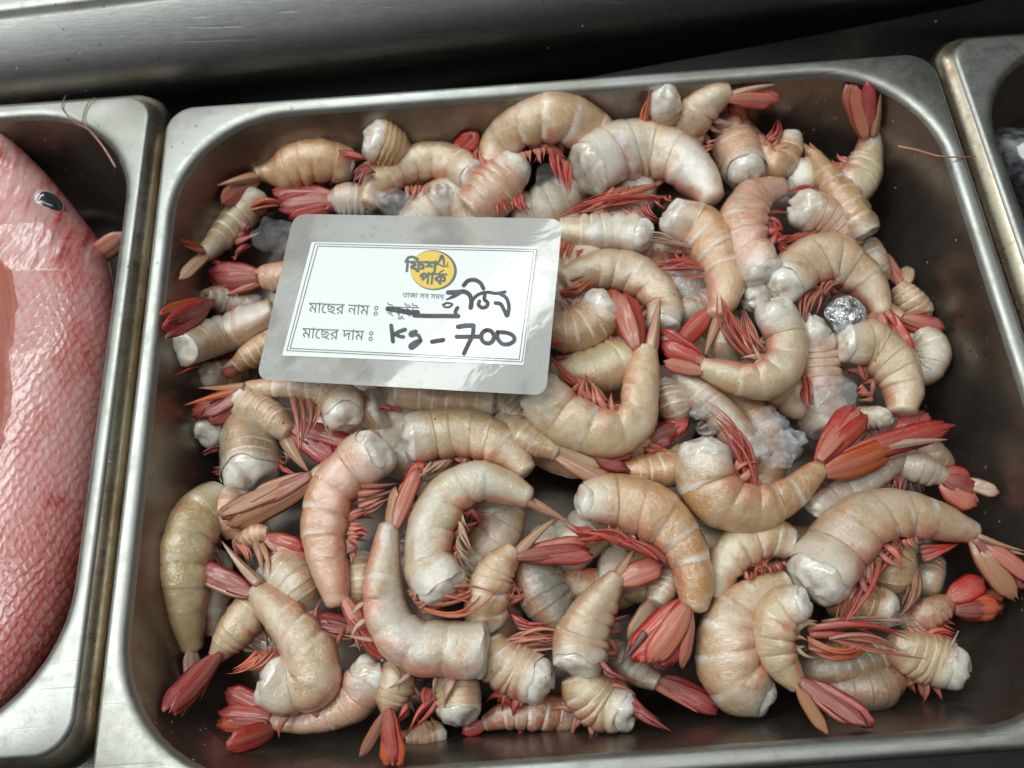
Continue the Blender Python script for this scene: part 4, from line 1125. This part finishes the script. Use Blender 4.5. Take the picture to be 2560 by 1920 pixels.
def strand(name, pts, r, color, label, cat, group=None, mat=None):
    P = catmull(np.array([np.append(at_z(p[:2], p[2] * .001), 0) for p in pts]), 40)[:, :3]
    V, m = [], 6
    T = np.gradient(P, axis=0); T /= np.linalg.norm(T, axis=1)[:, None]
    for i in range(len(P)):
        a = np.cross(T[i], [0, 0, 1]); a /= np.linalg.norm(a) + 1e-9; b = np.cross(T[i], a)
        rr = r * (1 - .6 * i / len(P))
        for j in range(m): V.append(P[i] + a * rr * math.cos(6.283 * j / m) + b * rr * math.sin(6.283 * j / m))
    F = grid_faces(len(P), m); F.append(list(range(m))[::-1]); F.append(list(range((len(P) - 1) * m, len(P) * m)))
    o = mesh_obj(name, V, F, mat or M_BLADE, None, uvs=[(i // m / len(P), .5) for i in range(len(V))], color=color, loc=P[0])
    tag(o, label, cat, group); return o
strand('antenna_or_glint_strand', [(2245, 366, -7), (2290, 375, -4), (2345, 390, 1.0), (2400, 393, 1.0), (2440, 391, .8)], .00055, (.50, .15, .07), 'orange antenna hanging over the right rim of the middle pan', 'antenna')
strand('antenna_or_glint_strand', [(290, 418, -4), (262, 372, -1), (225, 327, .5), (180, 300, .7), (155, 268, .7), (165, 238, .7)], .00042, (.25, .13, .07), 'brown bristle lying over the corner of the left pan, left strand', 'antenna')
strand('antenna_or_glint_strand', [(290, 420, -4), (255, 365, -1), (212, 312, .6), (208, 290, .7), (220, 258, .7), (238, 243, .7)], .00042, (.22, .12, .07), 'brown bristle lying over the corner of the left pan, right strand', 'antenna')
strand('antenna_or_glint_strand', [(2375, 1616, -18), (2385, 1600, -14), (2396, 1578, -9)], .0004, (.8, .8, .76), 'short white strand put in for a needle glint by the notched cut end', 'antenna', mat=M_FLESH)  # a thin glint, modelled as a white strand

# ------------------------------------------------------------------ the red fish in the left pan
FR = [(-30, 288), (45, 362), (132, 452), (204, 542), (258, 615), (284, 705), (298, 850), (290, 1000), (268, 1200), (238, 1400), (192, 1560), (122, 1690), (40, 1780), (-40, 1830)]
FL_ = [(-60, 300), (-130, 410), (-220, 540), (-300, 640), (-360, 740), (-400, 850), (-430, 950), (-440, 1080), (-430, 1220), (-400, 1380), (-350, 1540), (-290, 1690), (-230, 1780), (-180, 1840)]
NR, NV, NB = 430, 170, 16
rowR = catmull(np.array([(*p, 0) for p in FR]), NR)[:, :2]; tpar = np.linspace(0, 1, NR)
rowL = catmull(np.array([(*p, 0) for p in FL_]), NR)[:, :2]
vv = np.linspace(0, 1, NV) ** .75
PX = rowL[:, None, :] * (1 - vv[None, :, None]) + rowR[:, None, :] * vv[None, :, None]
hgt = np.interp(np.linspace(0, 1, NR), [0, .06, .2, .4, .7, 1], [.004, .012, .022, .028, .028, .024])
zc = np.interp(np.linspace(0, 1, NR), [0, .10, .28, 1], [-.009, -.021, -.033, -.033])[:, None]
Z = zc + hgt[:, None] * np.maximum(0, 1 - np.abs(2 * vv[None, :] - 1) ** 2.2) ** .55
rs = np.random.RandomState(3)
X_, Y_ = PX[..., 0], PX[..., 1]
def fbm(x, y, s, seed):
    out = np.empty(x.shape)
    for i in range(x.shape[0]):
        for j in range(x.shape[1]):
            out[i, j] = mnoise.fractal(Vector((x[i, j] / s[0], y[i, j] / s[1], seed)), 1.0, 2.0, 3)
    return out
# scales laid like roof tiles from head to tail
ca, cb = 21.0, 25.0
rot = math.radians(8)
A = X_ * math.sin(-rot) * -1 * 0 + Y_ * math.cos(rot) - X_ * math.sin(rot); Bc = X_ * math.cos(rot) + Y_ * math.sin(rot)

N0 = fbm(X_, Y_, (70, 90), 9.0); N9 = fbm(X_, Y_, (80, 60), 13.0)
A = A + 16.0 * N0; Bc = Bc + 14.0 * N9
best = np.full(A.shape, -1.0); sid = np.zeros(A.shape)
i0 = np.floor(A / ca)
for dk in (3, 2, 1, 0):
    ia = i0 - dk + 1
    off = (ia % 2) * .5
    ib = np.round(Bc / cb - off)
    e = np.sqrt(((A - ia * ca) / (ca * 1.75)) ** 2 + ((Bc - (ib + off) * cb) / (cb * .60)) ** 2)
    ok = (e < 1) & (best < 0) & (A >= ia * ca - ca * .6)
    best = np.where(ok, e, best); sid = np.where(ok, ia * 37.1 + ib * 11.7, sid)
best = np.where(best < 0, .9, best)
N1 = fbm(X_, Y_, (120, 160), 1.0); N2 = fbm(X_ + .4 * Y_, Y_, (22, 60), 5.0)
sm = lambda a, b, x: np.clip((x - a) / (b - a), 0, 1) ** 2 * (3 - 2 * np.clip((x - a) / (b - a), 0, 1))
headm = 1 - sm(660, 715, Y_ + 18 * N1 + .10 * (200 - X_))
edge = sm(.62, .98, best) * (1 - headm)
jit = (np.sin(sid * 12.9898) * 43758.5453) % 1.0
white = np.array([.55, .31, .30]); red = np.array([.46, .060, .050]); deep = np.array([.22, .026, .020])
redness = .12 + .46 * edge + .16 * (jit - .5) * (1 - headm) + .38 * sm(.1, .55, N1)
redness = redness + headm * (.48 * sm(-.05, .5, N2) + .25 * sm(.1, .5, N1) - .04)
redness += .55 * sm(1080, 1420, Y_ + 60 * N1 - .25 * (X_ - 100)) + .30 * sm(.86, .99, np.broadcast_to(vv[None, :], X_.shape))
redness = np.clip(redness, 0, 1.25)
redness = redness * .92
colr = white + (red - white) * np.clip(redness, 0, 1)[..., None]
colr = colr + (deep - colr) * (np.clip(redness - .75, 0, .5) * 1.6)[..., None]
Z = Z + (1 - headm) * (.00022 * (best - .5)) + headm * .00025 * N2
ZZ = Z.ravel(); PP = PX.reshape(-1, 2)
top = np.array([at_z(p, z) for p, z in zip(PP, ZZ)]).reshape(NR, NV, 3)
rings, cols = [], []
for i in range(NR):
    a, b = top[i, 0], top[i, -1]
    und = [b + (a - b) * t + np.array([0, 0, -.014 * math.sin(math.pi * t)]) for t in np.linspace(0, 1, NB + 2)[1:-1]]
    rings += list(top[i]) + und; cols += list(colr[i]) + [white] * NB
F = grid_faces(NR, NV + NB); F.append(list(range(NV + NB))[::-1]); F.append(list(range((NR - 1) * (NV + NB), NR * (NV + NB))))
M_FISH = mat_vcol('wet_red_fish_skin', .33, .65, 420, .25)
fish = thing('red_fish', at_z((80, 1000), -.035), 'large whole red fish with pale pink scales lying head up in the left pan', 'fish')
fb = mesh_obj('fish_body', rings, [f[::-1] for f in F], M_FISH, fish)
ca_ = fb.data.color_attributes.new('Col', 'FLOAT_COLOR', 'POINT')
ca_.data.foreach_set('color', np.hstack([np.array(cols), np.ones((len(cols), 1))]).astype(np.float32).ravel())
def fish_top(u, v):
    d = np.hypot(X_ - u, Y_ - v); i = np.unravel_index(np.argmin(d), d.shape); return top[i]
def disc(name, uv, rx, ry, rot, hz, mat, parent, lift):
    p = fish_top(*uv); V = []
    nn = Vector(toward_viewer(p)) * .6 + Vector((.45, .2, .55)); nn.normalize()
    ux = Vector((math.cos(rot), math.sin(rot), 0)); ux = (ux - nn * ux.dot(nn)).normalized(); uy = nn.cross(ux)
    c = Vector(p) + nn * lift
    for i in range(9):
        a = math.pi * .5 * i / 8
        for j in range(32):
            b = 2 * math.pi * j / 32
            V.append(c + ux * rx * math.cos(a) * math.cos(b) + uy * ry * math.cos(a) * math.sin(b) + nn * hz * math.sin(a))
    Fq = grid_faces(9, 32)
    return mesh_obj(name, V, Fq, mat, parent)
M_EYEW = mat_plain('fish_eye_white', (.42, .33, .30), .25, .8); M_EYEB = mat_plain('fish_pupil', (.020, .026, .032), .12, 1.0)
eye = disc('eye', (124, 508), .0064, .0046, -.60, .0016, M_EYEW, fish, -.0002)
pu = disc('pupil', (126, 507), .0050, .0036, -.60, .0012, M_EYEB, fish, .0007)
pu.parent = eye; pu.matrix_parent_inverse = Matrix.Identity(4)
k = NT('thin_orange_fin'); uv = k.n('UVMap'); sp = k.n('SeparateXYZ'); k.l(uv.outputs[0], sp.inputs[0])
cb = k.n('CombineXYZ'); k.l(k.math('MULTIPLY', sp.outputs[1], 34.0), cb.inputs[0]); k.l(sp.outputs[0], cb.inputs[1])
rb = k.noise(cb.outputs[0], 1.0, 2)
k.l(k.mix(k.math('MULTIPLY', k.smooth(rb, .45, .65), .35), (.62, .21, .155), (.54, .14, .10)), k.p.inputs['Base Color'])
k.setp(Roughness=.35, Coat_Weight=.6, Alpha=.55); k.l(k.bump(rb, .2, .0006), k.p.inputs['Normal'])
fin = blade('pectoral_fin', fish, fish_top(-105, 530) + np.array([0, 0, .0008]), fish_top(-22, 1120) + np.array([0, 0, .0008]), .0285, (.58, .21, .155), 'leaf', .0004, random.Random(5), flat=.25)
fin.data.materials[0] = k.m
blade('dorsal_fin', fish, at_z((205, 660), -.030), at_z((315, 585), -.022), .008, (.62, .26, .19), 'leaf', 0, random.Random(6))
def lip(a): return [Vector(fish_top(*p)) for p in a]

# steel edge behind the pans, upper left
lv, lf = [], []
pa, pb = at_z((-140, 42), .006), at_z((3400, -379), .006)
ax_ = (pb - pa) / np.linalg.norm(pb - pa); bk = np.array([-ax_[1], ax_[0], 0])
for q, (d, z) in enumerate([(-.022, -.060), (-.028, -.034), (-.026, -.024), (-.014, -.013), (-.0020, -.004), (-.0004, -.003), (.0002, -.0012), (.0018, 0), (.006, .0004), (.03, .0004), (.12, .0004)]):
    for e in (pa, pb): lv.append(e + bk * d + np.array([0, 0, z]))
ledge = mesh_obj('steel_ledge', lv, [(2 * i, 2 * i + 1, 2 * i + 3, 2 * i + 2) for i in range(len(lv) // 2 - 1)], M_RIM, None, loc=pa, mats=[M_RIM, M_APRON], fmat=[1, 1, 1, 1, 0] + [0] * (len(lv) // 2 - 6))
tag(ledge, 'long brushed steel edge behind the pans, bright at the upper left corner', 'counter edge')

# dark fish in the right pan
gv = []
gc = at_z((2660, 480), -.030)
for i in range(40):
    t = i / 39; r = math.sin(math.pi * min(t * .96 + .04, 1)) ** .7
    for j in range(28):
        b = 2 * math.pi * j / 28
        px_ = gc + np.array([(-.027 + .075 * t) * .95, .030 - .065 * t, 0]) + np.array([.6, .75, 0]) * (.019 * r * math.cos(b)) + np.array([0, 0, .017 * r * math.sin(b)])
        px_ = px_ + .0006 * mnoise.noise(Vector(px_ * 300)); gv.append(px_)
k = NT('dark_fish_skin'); vec, tc, oi = k.objvec(); n1 = k.noise(vec, 260, 4, .65)
k.l(k.mix(k.smooth(n1, .4, .65), (.035, .038, .048), (.15, .15, .16)), k.p.inputs['Base Color']); k.setp(Roughness=.3, Coat_Weight=.6)
F = grid_faces(40, 28); F.append(list(range(28))); F.append(list(range(39 * 28, 40 * 28))[::-1])
gf = mesh_obj('grey_fish', gv, [f[::-1] for f in F], k.m, None, loc=gc)
tag(gf, 'dark grey fish just visible in the pan at the right edge', 'fish')
